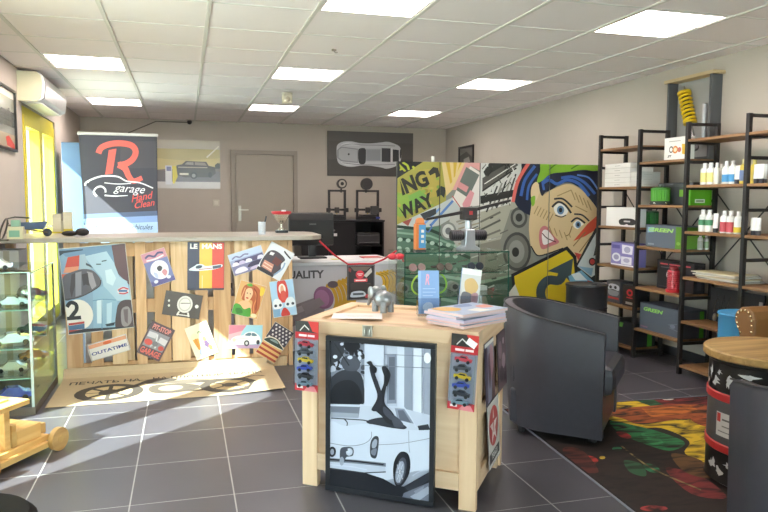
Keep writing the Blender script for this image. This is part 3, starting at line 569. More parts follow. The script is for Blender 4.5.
t = thing('toy_wheelbarrow', 'blue grey toy wheelbarrow on the counter before the yellow door', 'toy', p, rz=R(8))
MB().add([(-.1,-.05,.06),(.06,-.04,.05),(.06,.04,.05),(-.1,.05,.06),(-.13,-.06,.1),(.1,-.06,.11),(.1,.06,.11),(-.13,.06,.1)], [(0,1,2,3),(0,1,5,4),(1,2,6,5),(2,3,7,6),(3,0,4,7)]).make('tray', M('#5a6f8c', .5), t)
MB().cyl((.09, -.012, .03), (.09, .012, .03), .03, n=18).make('wheel', M('#3a3f48', .6), t, smooth=True)
for s in (-1, 1): MB().tube([(.09, s*.02, .03), (0, s*.04, .045), (-.16, s*.045, .085)], .005, 6).make('handle', M('#6b5a48', .5), t); MB().tube([(-.07, s*.04, .05), (-.08, s*.045, 0.002)], .005, 6).make('leg', M('#4f5a6a', .5), t)
p = px_z(16, 239, CT_Z)
t = thing('desk_toy', 'small green and cream toy with a dark arm on the counter end', 'toy', p)
bx('box', M('#d8d2ae', .5), t, -.05, .05, -.03, .03, 0, .085, .004); bx('label', M('#7fae96', .5), t, -.035, .03, -.033, -.0305, .015, .06); bx('top', M('#8fb8a0', .5), t, -.025, .03, -.025, .025, .085, .13, .006)
MB().tube([(-.045, 0, .1), (-.05, 0, .14), (0, 0, .15), (.1, 0, .143)], .006, 6).make('arm', M('#45433c', .5), t)
p = px_z(4, 241, CT_Z)
t = thing('steering_ring', 'dark thin ring leaning on the counter end by the wall', 'ring', p)
MB().tube([(.0+.02*math.sin(a), .07*math.cos(a), .075+.07*math.sin(a)) for a in [2*math.pi*k/28 for k in range(29)]], .006, 8).make('ring', M('#4a4742', .5), t, smooth=True)
bx('foot', M('#5d594f', .5), t, -.02, .02, -.04, .04, 0, .01)

# two white cartons added to lighten the board gaps, one stored by the wall
for k, (x, w, lab) in enumerate(((-.74, .5, 'white carton added behind the pallet boards under the race car poster to lighten the gaps'), (-.14, .42, 'white carton added behind the pallet boards under the striped sign to lighten the gaps'), (-1.335, .165, 'white storage carton under the counter end beside the window wall'))):
    r = thing('filler_and_storage_carton', lab, 'box', (x+w/2, 5.72, 0)); bx('carton', M('#e8dfdc', .7), r, -w/2, w/2, -.14, .14, 0, .92, .003); bx('flap', M('#dcd2ce', .7), r, -w/2+.002, w/2-.002, -.139, 0, .9205, .926); bx('tape', M('#cbbba8', .5), r, -.02, .02, -.1415, -.1402, .0, .92)

# ================================================================== DESK, CABINET, PRINTERS, BANNER, LOCKER
DY = 5.78
t = thing('reception_desk', 'white reception desk with a QUALITY coil spring print on its front', 'desk')
dx0, dx1 = .80, px_y(395.5, 280, DY).x
bx('front_panel', M('#cfccd0', .5), t, dx0, dx1, DY, DY+.02, .02, .745); bx('desk_top', M('#d9d8da', .35), t, dx0-.01, dx1+.005, DY-.02, DY+.62, .745, .775, .004)
bx('side_panel', M('#c4c2c6', .5), t, dx1-.02, dx1, DY+.021, DY+.6, 0, .744); bx('side_panel', M('#c4c2c6', .5), t, dx0, dx0+.02, DY+.021, DY+.6, 0, .744)
corners = [to_px(q) for q in ((dx0, DY, .745), (dx1, DY, .745), (dx1, DY, .02), (dx0, DY, .02))]
def zq(pts, ox, oy, s): return [((x-ox)*s, (y-oy)*s) for x, y in pts]
it = [('bg', '#c6c2c8'), ('t', '#4a464a', 'QUALITY', 122, 342, 60, -1.5, 0, .035), ('p', '#8a7f86', [(60, 520), (220, 462), (260, 505), (250, 560), (60, 640)]), ('p', '#a79ba2', [(60, 540), (220, 475), (240, 500), (60, 580)]), ('e', '#8d5c80', 248, 470, 56, 66, -20), ('e', '#a8749a', 240, 474, 40, 50, -20), ('p', '#91868c', [(120, 510), (225, 470), (255, 505), (150, 570)])]
for k in range(6): it += [('c', '#c99a2e', 20, [(262+22*k, 400-8*k), (300+22*k, 420-8*k), (322+22*k, 490-8*k), (300+22*k, 560-8*k)])]
it += [('e', '#6d6068', 300, 395, 30, 20)]
for k in range(5): it += [('c', '#d8a936', 17, [(545+20*k, 330-4*k), (580+20*k, 345-4*k), (592+20*k, 390-4*k), (570+20*k, 450-4*k)]), ('c', '#8f6d24', 4, [(556+20*k, 335-4*k), (590+20*k, 350-4*k), (602+20*k, 390-4*k), (580+20*k, 450-4*k)])]
art('print', t, dx1-dx0, .725, it, quad=zq(corners, 280, 215, 5.69), rough=.4, loc=((dx0+dx1)/2, DY-.0005, .3825))
# monitor on the desk
p = px_z(312, 257, .775); p.y = 6.15; p.x = px_y(312, 240, 6.15).x; p.z = .776
t = thing('computer_monitor', 'black computer monitor on the reception desk seen from behind', 'monitor', p)
bx('base', M('#1d1c1c', .4), t, -.12, .12, -.09, .09, 0, .015, .004); bx('neck', M('#232222', .4), t, -.03, .03, -.015, .02, .015, .25)
MB().prism([(-.02, .12), (-.045, .17), (-.045, .34), (-.02, .40), (.012, .41), (.012, .11)], -.21, .19, 'yz').make('screen_housing', M('#1b1919', .6), t, bevel=.006); bx('logo', M('#5a5856', .4), t, -.03, .03, -.0475, -.0455, .3, .312)
p = px_z(329, 262, .776); p.y = 6.05; p.x = px_y(335, 262, 6.05).x
t = thing('paper_sheet', 'loose white papers with a yellow note on the reception desk', 'paper', (p.x, p.y, .7755))
MB().box(-.14, .14, -.14, .1, 0, .002).make('sheet', M('#e6e4e2', .6), t); MB().box(-.05, .03, -.12, -.04, .0022, .004).make('note', M('#d8c23a', .6), t)
t = thing('red_folder', 'flat red folder lying on the reception desk by the glass case', 'folder', (px_y(372, 258, 6.1).x, 6.1, .7755))
MB().box(-.1, .08, -.08, .08, 0, .006).make('cover', M('#b8323a', .5), t); MB().box(-.095, .075, -.082, -.0805, .001, .005).make('pages', M('#e8e2da', .6), t)
# black cabinet against the back wall
cx0, cx1 = 1.55, px_y(384, 235, 9.6).x
t = thing('low_cabinet', 'black low cabinet against the back wall below the dark car poster', 'cabinet', (0, 0, 0))
BK = M('#211f20', .35); yb, yf = Y1-.02, 9.6
bx('body', BK, t, cx0, cx1-.42, yf+.02, yb, .0, .98); bx('cabinet_top', BK, t, cx0-.02, cx1+.01, yf-.01, yb, .98, 1.005, .003)
bx('side_panel', BK, t, cx1-.02, cx1, yf, yb, 0, .98); bx('back_panel', BK, t, cx1-.419, cx1-.021, yb-.02, yb, 0, .98); bx('shelf', BK, t, cx1-.419, cx1-.021, yf+.03, yb-.021, .62, .64); bx('shelf', BK, t, cx1-.419, cx1-.021, yf+.03, yb-.021, .02, .05)
wd = (cx1-.42-cx0)/2
for k in range(2):
    d = bx('door', M('#272526', .3), t, cx0+wd*k+.003, cx0+wd*(k+1)-.003, yf+.001, yf+.019, .03, .975); MB().cyl((.12*(1-2*k), -.01, .36), (.12*(1-2*k), -.035, .36), .014, n=12).make('knob', M('#8d8a88', .3, .7), d)
bx('label', M('#e0dedb', .5), t, px_y(335, 237, 9.6).x-.03, px_y(335, 237, 9.6).x+.03, yf-.003, yf, .78, .82)
t = thing('box_printer', 'dark grey office machine on the shelf inside the black cabinet', 'printer', (cx1-.22, 9.78, .641))
bx('body', M('#3a3839', .4), t, -.17, .17, -.14, .14, 0, .15, .01); bx('tray', M('#4a4849', .4), t, -.14, .14, -.2, -.141, .03, .045); bx('lid', M('#2e2c2d', .3), t, -.165, .165, -.135, .135, .151, .18, .005)
def printer3d(label, pxc, w, spool):
    r = thing('desktop_printer', label, 'printer', (px_y(pxc, 215, 9.75).x, 9.75, 1.006), group='filament printers on the black cabinet')
    K = M('#2b2828', .45); h = .40
    bx('base', K, r, -w/2+.02, w/2-.02, -.14, .16, .0, .05, .004); bx('bed', M('#383535', .4), r, -w/2+.05, w/2-.05, -.16, .1, .055, .075)
    for s in (-1, 1): bx('upright', K, r, s*w/2-.015, s*w/2+.015, -.015, .02, 0, h); bx('motor', K, r, s*(w/2+.015)-.03, s*(w/2+.015)+.03, -.05, -.016, .11, .17, .006)
    bx('top_beam', K, r, -w/2-.015, w/2+.015, -.015, .02, h, h+.028); bx('gantry', K, r, -w/2+.016, w/2-.016, -.035, -.016, .13, .16); bx('print_head', M('#3b3734', .4), r, -.045, .02, -.075, -.036, .1, .18, .006)
    bx('nozzle', M('#b9a03a', .4), r, -.02, -.008, -.062, -.05, .082, .0995)
    c = (w*.3 if spool == 'ring' else -w*.05, 0, h+.115); q = .07 if spool == 'ring' else .085
    sp = MB().cyl((c[0], -.03, c[2]), (c[0], .03, c[2]), q, n=26).make('spool', M('#2a2727' if spool != 'ring' else '#3a3634', .5), r, smooth=True)
    if spool == 'ring':
        MB().cyl((c[0], -.034, c[2]), (c[0], -.031, c[2]), q*.72, n=26).make('spool_window', M('#b7afa2', .6), sp); MB().cyl((c[0], -.04, c[2]), (c[0], -.0345, c[2]), q*.35, n=20).make('spool_hub', M('#2d2a29', .5), sp)
    bx('spool_arm', K, r, c[0]-.012, c[0]+.012, .031, .045, h-.01, c[2])
    return r
printer3d('open frame filament printer with a hollow spool on the black cabinet', 337, .23, 'ring')
r = printer3d('open frame filament printer with a solid black spool on the black cabinet', 367.5, .31, 'disc')
bx('control_unit', M('#3c3a3a', .4), r, .02, .13, -.135, -.08, .08, .2, .004); bx('display', M('#4450a8', .3), r, .09, .15, -.1435, -.1405, .02, .045)
# red rope and the hanging sign
A = Vector((1.0, 5.31, .98)); B = px_y(348, 265, 5.40); C_ = px_y(373, 264.5, 5.40); D_ = px_y(396, 251, 5.05)
tag(MB().tube([A, A*.5+B*.5+Vector((0,0,-.012)), B+Vector((0,0,.006)), (B+C_)/2+Vector((0,0,.008)), C_+Vector((0,0,.006)), C_*.5+D_*.5+Vector((0,0,-.01)), D_], .007, 8).make('barrier_rope', M('#c42a36', .6), smooth=True), 'red barrier rope strung from the counter tip to the glass case', 'rope')
w, h = (C_-B).length+.02, .285
t = thing('hanging_sign', 'black card sign with a red round logo hanging from the red rope', 'sign', ((B.x+C_.x)/2, 5.385, B.z-h/2))
bx('card', M('#2b2627', .4), t, -w/2, w/2, 0, .01, -h/2, h/2)
art('print', t, w*.97, h*.98, [('bg', '#322a2c'), ('p', '#6b5f58', [(10, 4), (90, 4), (70, 16), (24, 16)]), ('p', '#c9c2bc', [(60, 30), (88, 8), (92, 20), (70, 36)]), ('p', '#8d3a3c', [(4, 6), (14, 10), (12, 20), (4, 16)]), ('e', '#d63a48', 46, 27, 16, 12), ('l', '#f2d8d8', 2.4, [(36, 25), (56, 25)]), ('l', '#f2d8d8', 2, [(40, 29), (52, 29)]), ('r', '#e0555e', 24, 39, 74, 48), ('l', '#fbe8e8', 3, [(30, 43.5), (68, 43.5)]), ('r', '#5a4c46', 14, 52, 86, 70), ('p', '#403634', [(10, 54), (50, 50), (90, 56), (88, 70), (12, 70)]), ('s', '#b9bfcc', [(12, 82), (20, 76), (50, 74), (66, 80), (64, 90), (14, 92)]), ('r', '#454a54', 20, 80, 60, 86), ('s', '#c2444a', [(66, 88), (80, 82), (92, 88), (86, 94), (68, 95)]), ('l', '#9a9296', 1.5, [(1, 1), (99, 1), (99, 99), (1, 99), (1, 1)])])
# roll-up banner behind the counter
BY = 7.8
P = [px_y(*q, BY) for q in ((78.5, 134.5), (157, 137.2), (158, 240), (85.5, 240))]
t = thing('rollup_banner', 'tall dark roll-up banner with a big coral R and a white car outline', 'banner', (0, 0, 0))
xa, xb = P[0].x, P[1].x; zt = (P[0].z+P[1].z)/2; xc, xd = P[3].x, P[2].x
k = (zt-.08)/(zt-P[3].z); xbl = xa + (xc-xa)*k; xbr = xb + (xd-xb)*k
MB().add([(xa, BY, zt), (xb, BY, zt), (xbr, BY+.05, .08), (xbl, BY+.05, .08), (xa, BY+.003, zt), (xb, BY+.003, zt), (xbr, BY+.053, .08), (xbl, BY+.053, .08)], [(0,1,2,3),(7,6,5,4),(0,4,5,1),(1,5,6,2),(2,6,7,3),(3,7,4,0)]).make('fabric', M('#47454f', .6), t)
bx('top_bar', M('#dcdad6', .4), t, xa-.01, xb+.01, BY-.012, BY+.016, zt, zt+.03, .004); bx('foot_case', M('#b9b9bc', .35, .6), t, xbl-.03, xbr+.03, BY-.02, BY+.1, 0, .08, .01)
MB().cyl((-.62, BY+.06, .05), (-.62, BY+.03, zt+.01), .01, n=8).make('pole', M('#a9a9ac', .3, .8), t)
zb = P[3].z-.25; 
BQ = [(17, 48), (362, 60), (374, 600), (54, 600)]
WHT = '#eceaf0'
art('print', t, (xb-xa+xd-xc)/2*.985, zt-zb, [('bg', '#47454f'), ('r', '#514e56', 200, 80, 380, 200), ('p', '#5d6a88', [(40, 395), (380, 385), (380, 420), (45, 420)]), ('p', '#8fa8d8', [(40, 415), (380, 405), (380, 440), (48, 440)]), ('p', '#b4cdf2', [(40, 440), (380, 432), (380, 620), (40, 620)]),
    ('c', '#ee6a60', 27, [(100, 132), (112, 108), (150, 92), (200, 88), (250, 98), (270, 125), (258, 158), (225, 180), (190, 186)]), ('p', '#ee6a60', [(147, 118), (182, 112), (166, 222), (133, 226)]), ('c', '#ee6a60', (30, 20), [(192, 182), (222, 200), (240, 235), (262, 256), (300, 242)]),
    ('c', WHT, (9, 5), [(44, 272), (50, 258), (90, 240), (130, 232), (190, 236), (230, 256), (290, 264), (350, 288)]), ('c', WHT, 4, [(130, 262), (190, 268), (250, 266)]), ('c', WHT, 8, [(96, 320), (84, 300), (96, 282), (118, 278), (134, 290), (136, 304)]), ('c', WHT, (7, 3), [(132, 316), (180, 320), (236, 318)]), ('c', WHT, 5, [(46, 272), (44, 262), (60, 258)]),
    ('t', WHT, 'garage', 248, 290, 50, 5, .35, .0, 1.05), ('t', '#e05a54', 'Hand', 300, 326, 44, -10, .35, .01), ('t', '#e05a54', 'Clean', 312, 356, 40, -8, .35, .01), ('t', '#3a4160', 'Préparation vehicules', 222, 452, 31, 1, .35, 0, .95)], quad=BQ, rough=.6, loc=((xa+xb+xc+xd)/4, BY-.002, (zt+zb)/2), rot=(R(1.5), 0, 0))
t = thing('storage_box', 'white carton standing on top of the blue locker', 'box', (-.93, 8.36, 1.9015)); bx('carton', M('#e3dfd6', .6), t, -.1, .1, -.12, .12, 0, .1, .003); bx('flap', M('#d6d1c6', .6), t, -.098, .098, -.121, .02, .1005, .104); bx('tape', M('#c9bfa8', .5), t, -.015, .015, -.122, -.1205, .02, .09)
# blue locker
t = thing('metal_locker', 'tall pale blue metal locker between the yellow door and the banner', 'locker', (0, 0, 0))
BL = M('#5c7594', .45); lx0, lx1, ly0, ly1 = -1.262, -.70, 8.15, 8.60
bx('body', BL, t, lx0, lx1, ly0+.02, ly1, .06, 1.90, .004)
d = bx('door', BL, t, lx0+.005, lx0+.277, ly0, ly0+.019, .08, 1.89, .003); d2 = bx('door', BL, t, lx0+.283, lx1-.005, ly0, ly0+.019, .08, 1.89, .003)
for q in (d, d2): bx('handle', M('#55565a', .3, .6), q, -.11, -.09, -.025, -.01, -.05, .05)
for x in (lx0+.03, lx1-.03):
    for y in (ly0+.05, ly1-.04): bx('foot', M('#3b3b3e', .5), t, x-.02, x+.02, y-.02, y+.02, 0, .059)

# ================================================================== GRAFFITI SCREEN AND GLASS CASE
SY = 5.82; ST = 1.635
sx = [px_y(p, 164, SY).x for p in (397, 440, 480, 549, 599.5)]
SQ = [to_px(q) for q in ((sx[0], SY, ST), (sx[-1], SY, ST), (sx[-1], SY, .04), (sx[0], SY, .04))]
K, NV, BLU, SKN, GRN = '#26262a', '#1f2438', '#3f66b0', '#d9bd90', '#86b534'
it = [('bg', '#8f9088'),
  # street sign panel
  ('p', '#a9a04a', [(390, 182), (424, 160), (446, 160), (446, 204), (390, 230)]), ('p', '#8fae4a', [(397, 192), (416, 196), (420, 210), (397, 218)]), ('p', '#b8a44e', [(418, 170), (440, 168), (440, 195), (424, 200)]), ('p', '#7fae52', [(408, 196), (420, 190), (430, 198), (412, 208)]), ('p', K, [(390, 160), (426, 160), (390, 183)]),
  ('t', '#b9c03a', 'AY,', 405, 167, 12, -20, 0, .04), ('t', '#2e2c24', 'ING', 413.5, 183.5, 21, -21, 0, .045, .82), ('t', '#2e2c24', 'WAY', 415.5, 207, 18, -24, 0, .045, .85), ('p', '#2e2c24', [(428, 172), (433, 167), (438, 168), (439.6, 176), (436, 178), (435, 173), (430, 175.5)]),
  ('p', '#2f3430', [(436, 191), (441, 186), (446, 188), (444, 198), (441, 195), (437, 197)]),
  ('p', '#c7cbc9', [(390, 228), (440, 204), (462, 192), (474, 205), (440, 225), (390, 236)]), ('l', '#5f86c8', 2.4, [(430, 226), (457, 196)]), ('l', '#7aa0d4', 2, [(424, 224), (440, 208)]), ('p', '#a5544c', [(402, 222), (412, 218), (408, 226)]), ('p', '#3c3f44', [(420, 214), (436, 208), (436, 214), (424, 220)]),
  ('p', '#5f7f6c', [(390, 230), (440, 226), (470, 240), (470, 262), (390, 262)]), ('l', '#243c30', 3, [(392, 226), (430, 230), (470, 246)]), ('l', '#8fb09a', 2, [(392, 232), (430, 236), (470, 252)]), ('l', '#2c4a3c', 3, [(392, 238), (430, 242), (470, 258)])] + \
 [('e', '#b9cfc0', 400+8*i, 239.5+.9*i, 2.4, 2) for i in range(8)] + [('e', '#b9cfc0', 399+8*i, 248+1.2*i, 2.4, 2) for i in range(8)] + \
 [('p', '#6f8f7c', [(390, 262), (480, 262), (480, 340), (390, 340)]), ('l', '#a9c4b2', 3, [(392, 268), (480, 282)]), ('l', '#3f5c4c', 3, [(392, 276), (480, 292)]), ('l', '#a9c4b2', 3, [(392, 290), (480, 306)]), ('l', '#3f5c4c', 4, [(392, 300), (480, 318)]),
  # pink and orange panel
  ('p', '#e6c98e', [(441, 160), (466, 160), (452, 190), (446, 196)]), ('p', '#d9b13e', [(445, 160), (449, 160), (452, 182), (450, 184)]), ('p', '#d9b13e', [(453, 160), (457, 160), (455, 176), (453.5, 178)]), ('p', '#d9b13e', [(460, 160), (463, 160), (457, 172)]), ('p', '#e2a3a0', [(466, 160), (482, 160), (482, 172), (470, 166), (456, 190), (452, 190)]), ('p', '#eadfd8', [(456, 190), (470, 166), (482, 174), (482, 205), (462, 208), (452, 200)]),
  ('p', '#6f746e', [(466, 167), (479, 175), (468, 198), (456, 190)]), ('p', '#dc9496', [(459, 181.5), (468.5, 187), (466, 192.5), (457, 187)]), ('p', '#e39aa0', [(462, 204), (470, 190), (474, 193), (466, 218)]), ('l', '#c65a5c', 1, [(452, 196), (462, 210), (458, 220)]),
  ('p', '#c3c3bc', [(450, 214), (482, 206), (482, 244), (456, 246), (448, 232)]), ('e', '#8d908c', 448, 231, 8, 9), ('e', '#d8d8d4', 448, 231, 6, 7), ('e', '#77797a', 448, 231, 3, 3.6), ('l', '#9a968a', 2, [(456, 222), (482, 214)]), ('l', '#7d7a70', 2, [(458, 236), (482, 230)])] + \
 [('l', '#a49c88', 1.6, [(458, 224+5*k), (482, 217+5*k)]) for k in range(5)] + \
 [('p', '#b0ab9a', [(480, 200), (520, 190), (520, 340), (480, 340)]),
  # black and white collage
  ('p', '#d8d6d0', [(480, 160), (524, 160), (510, 204), (480, 212)]), ('p', '#34332f', [(491, 160), (514, 160), (497, 172), (486, 178), (483, 172)]), ('p', '#5d5a54', [(482, 178), (513, 160), (518, 165), (482, 192)]), ('l', '#e8e6e0', 1, [(484, 184), (515, 164)]), ('l', '#2a2926', 1.6, [(482, 191), (516, 168)])] + \
 [('l', c, 1.6, [(486+5*k, 212-2*k), (497+4.6*k, 186-3*k)]) for k, c in enumerate(('#3a3936', '#8d8a82', '#2d2c2a', '#a8a49a', '#4a4844'))] + \
 [('p', '#322f2d', [(480, 196), (533, 186), (533, 192), (480, 204)]), ('l', '#6d6a60', 2, [(480, 222), (500, 212)]), ('l', '#5a574e', 2, [(480, 230), (500, 220)]), ('l', '#77736a', 2, [(480, 238), (500, 230)]), ('p', '#8f897c', [(480, 244), (505, 238), (505, 300), (480, 304)]), ('l', '#4c4a44', 2.5, [(480, 254), (510, 250)]), ('l', '#9fb09a', 3, [(480, 282), (512, 276)]),
  ('p', '#8d8b80', [(510, 210), (531, 205), (533, 272), (503, 276), (500, 240)]), ('e', '#55544e', 518.5, 217.5, 8.5, 10.5), ('e', '#8f8d84', 518.5, 217.5, 6, 7.5), ('e', '#3c3b38', 518.5, 217.5, 3.4, 4.2), ('e', '#4c4b47', 516.5, 251.5, 14, 19.5), ('e', '#77756c', 516.5, 251.5, 11.5, 16.5), ('e', '#94928a', 516, 251.5, 8, 11.5), ('e', '#3a3936', 515, 252, 3.6, 4.8), ('p', '#3f5548', [(482, 284), (512, 276), (520, 300), (490, 312)]), ('p', '#a64a4e', [(484, 290), (494, 287), (492, 298)]),
  # comic woman
  ('p', '#e4d8c4', [(526, 160), (530, 160), (522, 176)]), ('s', NV, [(530, 158), (610, 158), (606, 215), (592, 207), (584, 192), (574, 184), (562, 183), (550, 190), (541, 195), (534, 214), (526, 214), (516, 206), (513, 194), (520, 172)]),
  ('c', '#e06a62', 3.4, [(530, 160), (522, 172), (516, 184), (512, 202)]), ('c', BLU, 3, [(534, 166), (524, 180), (520, 196)]), ('c', BLU, 2.4, [(536, 174), (528, 186), (526, 200)]),
  ('s', SKN, [(536, 184), (542, 194), (550, 190), (566, 184), (578, 188), (588, 198), (597, 212), (592, 226), (578, 244), (560, 250), (545, 254), (536, 255), (530, 246), (528, 226), (530, 208), (532, 192)]),
  ('s', '#e6caa0', [(531, 186), (536, 182), (539, 190), (534, 202), (530, 196)]), ('s', NV, [(540, 178), (552, 173), (566, 173), (582, 174), (594, 180), (604, 190), (604, 212), (594, 204), (586, 192), (576, 186), (566, 182), (554, 186), (546, 190), (541, 196), (538, 186)]),
  ('c', BLU, 3.2, [(541, 184), (548, 180), (556, 184), (566, 180), (578, 184), (588, 196)]), ('c', BLU, 2.8, [(560, 178), (572, 177), (584, 183), (594, 194)]), ('c', '#5f86c8', 1.6, [(576, 175), (588, 178), (597, 190)]), ('c', BLU, 2.4, [(543, 190), (542, 181), (548, 176)]),
  ('s', GRN, [(546, 158), (604, 158), (604, 168), (594, 171), (582, 170), (566, 172), (550, 174), (541, 181), (536, 182), (539, 172)]), ('c', '#4f7a1e', 1.2, [(548, 170), (556, 164), (566, 164)]), ('c', '#4f7a1e', 1.2, [(570, 169), (580, 164), (592, 165)]), ('p', '#d2504c', [(595, 160), (602, 160), (602, 170), (598, 168)]),
  ('s', GRN, [(530, 198), (534, 196), (533.5, 204), (531, 206)]),
  ('s', '#f0ece6', [(553, 207), (560, 203), (567, 210), (563, 216), (555, 214)]), ('e', '#6f8fae', 559.5, 210, 3.6, 4.4), ('e', '#1c1c22', 559.5, 210, 1.8, 2.4), ('c', K, 2, [(551, 207), (557, 202), (564, 205), (570, 213)]), ('c', K, 1.8, [(553, 199), (562, 199), (571, 207)]), ('c', K, 1, [(554, 215), (560, 217), (565, 215)]),
  ('s', '#f0ece6', [(572, 224), (577, 220), (583, 225), (579, 229), (574, 228)]), ('e', '#6f8fae', 577, 224.6, 2.8, 3.4), ('e', '#1c1c22', 577, 224.6, 1.4, 1.9), ('c', K, 1.8, [(570, 222), (576, 218), (584, 223)]), ('c', K, 1.6, [(573, 214), (581, 215), (588, 221)]), ('c', '#8f7048', 1, [(571, 226), (568, 234), (564, 236)]),
  ('s', '#c8787a', [(539, 229), (545, 226), (553, 236), (558, 242), (550, 246), (541, 249), (538, 240)]), ('s', '#f0e4e2', [(541, 232), (546, 230), (553, 239), (548, 243), (542, 244)]), ('c', '#5a2e34', 1, [(541, 233), (546, 238), (555, 242)]), ('c', K, 1.2, [(530, 246), (536, 255), (545, 254), (562, 248)])]
for k in range(6): it += [('l', '#a88a5c', .9, [(533+3*k, 214+1.5*k), (537+3*k, 206+1.5*k)])]
for k in range(5): it += [('l', '#a88a5c', 1.0, [(570+4*k, 190+2.6*k), (574+4*k, 200+2.6*k)]), ('l', '#a88a5c', .9, [(548+5*k, 226+2*k), (551+5*k, 234+2*k)])]
it += [('l', '#a88a5c', 1.0, [(556, 196), (570, 190)]), ('l', '#a88a5c', 1.0, [(574, 206), (586, 212)]),
  ('s', SKN, [(566, 244), (580, 226), (592, 222), (599, 230), (590, 256), (574, 262)]), ('p', '#d8553c', [(572, 241), (586, 224), (600, 212), (600, 226), (584, 236)]), ('l', '#8f7048', 1, [(572, 246), (584, 232)]), ('l', '#8f7048', 1, [(578, 252), (590, 236)]), ('p', '#c0453c', [(573, 252), (580, 254), (577, 260)]),
  ('p', K, [(594, 228), (602, 230), (602, 284), (590, 281), (573, 268)]), ('p', '#cfd4d4', [(595, 232), (601, 234), (601, 270), (590, 277), (576, 266)]), ('p', '#8fb4cc', [(577, 266), (592, 268), (590, 276)]), ('p', '#40444c', [(596, 238), (601, 240), (600, 252), (592, 256)]), ('e', K, 591, 261.5, 3.6, 4), ('e', '#d24a44', 591, 261.5, 2.4, 2.8),
  ('p', K, [(510, 274), (566, 246), (575, 256), (580, 312), (560, 330), (516, 330)]), ('p', '#dcc02e', [(513, 276), (565, 250), (572, 258), (577, 312), (558, 330), (520, 330)]),
  ('c', '#45545a', 9, [(550, 318), (541, 300), (540, 288), (547, 280), (558, 280), (562, 272)]), ('p', '#45545a', [(546, 271), (572, 258), (569, 282), (562, 274)]), ('p', '#d8d4c8', [(508, 292), (514, 284), (520, 300), (520, 330), (508, 330)]),
  ('p', '#7fb0cc', [(567, 276), (580, 270), (592, 281), (590, 290), (570, 286)]), ('p', '#e8eef0', [(570, 274), (578, 272), (586, 280), (574, 280)]), ('p', '#c85a50', [(586, 280), (594, 282), (592, 290), (586, 288)]), ('p', '#6d6a60', [(480, 310), (602, 320), (602, 370), (480, 370)])]
ix = next(i for i, q in enumerate(it) if q[0] == 'p' and q[1] == '#e4d8c4'); rg = random.Random(5); ex = []
for k in range(60):
    x, y = rg.uniform(444, 500), rg.uniform(206, 300); d = rg.uniform(3, 11); ex.append(('l', rg.choice(['#4c4a44', '#8f8c82', '#c9c7be', '#6d6a62', '#2f2e2b', '#a5a298']), rg.uniform(.6, 1.8), [(x, y), (x+d, y-d*rg.uniform(.2, .5))]))
for k in range(34):
    x, y = rg.uniform(481, 516), rg.uniform(165, 212); d = rg.uniform(2, 8); ex.append(('l', rg.choice(['#2a2926', '#8d8a82', '#e0ded8', '#4a4844']), rg.uniform(.5, 1.4), [(x, y), (x+d*rg.choice((-.4, .8)), y-d)]))
gs = []
for k in range(46):
    x, y = rg.uniform(397, 440), rg.uniform(172, 222)
    if y > 182-(x-397)*.4 and y < 228-(x-397)*.5: gs.append(('e', rg.choice(['#8fae4a', '#b8a44e', '#7fa048', '#c2ae58', '#988a3c']), x, y, rg.uniform(.6, 2.6), rg.uniform(.5, 2)))
ig = next(i for i, q in enumerate(it) if q[0] == 't')
it = it[:ig] + gs + it[ig:ix] + ex + it[ix:]
t = thing('graffiti_screen', 'four panel partition screen printed with a blue haired comic woman and street collage', 'screen')
pcol = M('#4a4a46', .5)
for i in range(4):
    g = .003
    o = bx('panel', pcol, t, sx[i]+g, sx[i+1]-g, SY, SY+.035, .02, ST, .002)
    W_ = sx[-1]-sx[0]
    art('print', o, W_, ST-.04, it, quad=SQ, uclip=((sx[i]+g*1.4-sx[0])/W_, (sx[i+1]-g*1.4-sx[0])/W_), step=.00008, rough=.4, loc=((sx[0]+sx[-1])/2-(sx[i]+sx[i+1])/2, -.0178, ((ST+.04)/2-(ST+.02)/2)))
    bx('foot', pcol, t, (sx[i]+sx[i+1])/2-.12, (sx[i]+sx[i+1])/2+.12, SY-.06, SY+.1, 0, .019)
t = thing('candle', 'small white candle on top of the graffiti screen', 'candle', ((px_y(433, 160, SY+.018).x), SY+.018, ST+.0005)); MB().cyl((0, 0, 0), (0, 0, .05), .014, n=14).make('wax', M('#e4e0d8', .5), t, smooth=True); MB().cyl((0, 0, .05), (0, 0, .058), .002, n=6).make('wick', M('#4a4640', .6), t)

# ------------------------------------------------------------------ glass showcase
GY0, GY1 = 5.0, 5.45; gx0, gx1 = px_y(404.5, 260, GY0).x, px_y(509, 260, GY0).x; GZ = .90
t = thing('glass_showcase', 'low green tinted glass showcase with thin shelves before the graffiti screen', 'showcase')
GL = glass('#fbfefc'); ED = M('#2f5f50', .2, spec=.8)
bx('glass_top', GL, t, gx0, gx1, GY0, GY1, GZ-.008, GZ); bx('front_glass', GL, t, gx0+.005, gx1-.005, GY0+.002, GY0+.008, .1, GZ-.009); bx('side_glass', GL, t, gx0, gx0+.006, GY0+.01, GY1-.01, .1, GZ-.009); bx('side_glass', GL, t, gx1-.006, gx1, GY0+.01, GY1-.01, .1, GZ-.009)
for z in (.32, .55, .735): bx('glass_shelf', GL, t, gx0+.01, gx1-.01, GY0+.03, GY1-.01, z-.006, z); bx('shelf_edge', ED, t, gx0+.01, gx1-.01, GY0+.026, GY0+.0295, z-.006, z)
bx('top_edge', ED, t, gx0-.001, gx1+.001, GY0-.004, GY0-.0005, GZ-.009, GZ+.001); bx('base', M('#4b4a48', .5), t, gx0, gx1, GY0, GY1, 0, .099)
for x in (gx0+.003, gx1-.003): bx('corner_edge', ED, t, x-.003, x+.003, GY0-.004, GY0+.001, .1, GZ-.01)
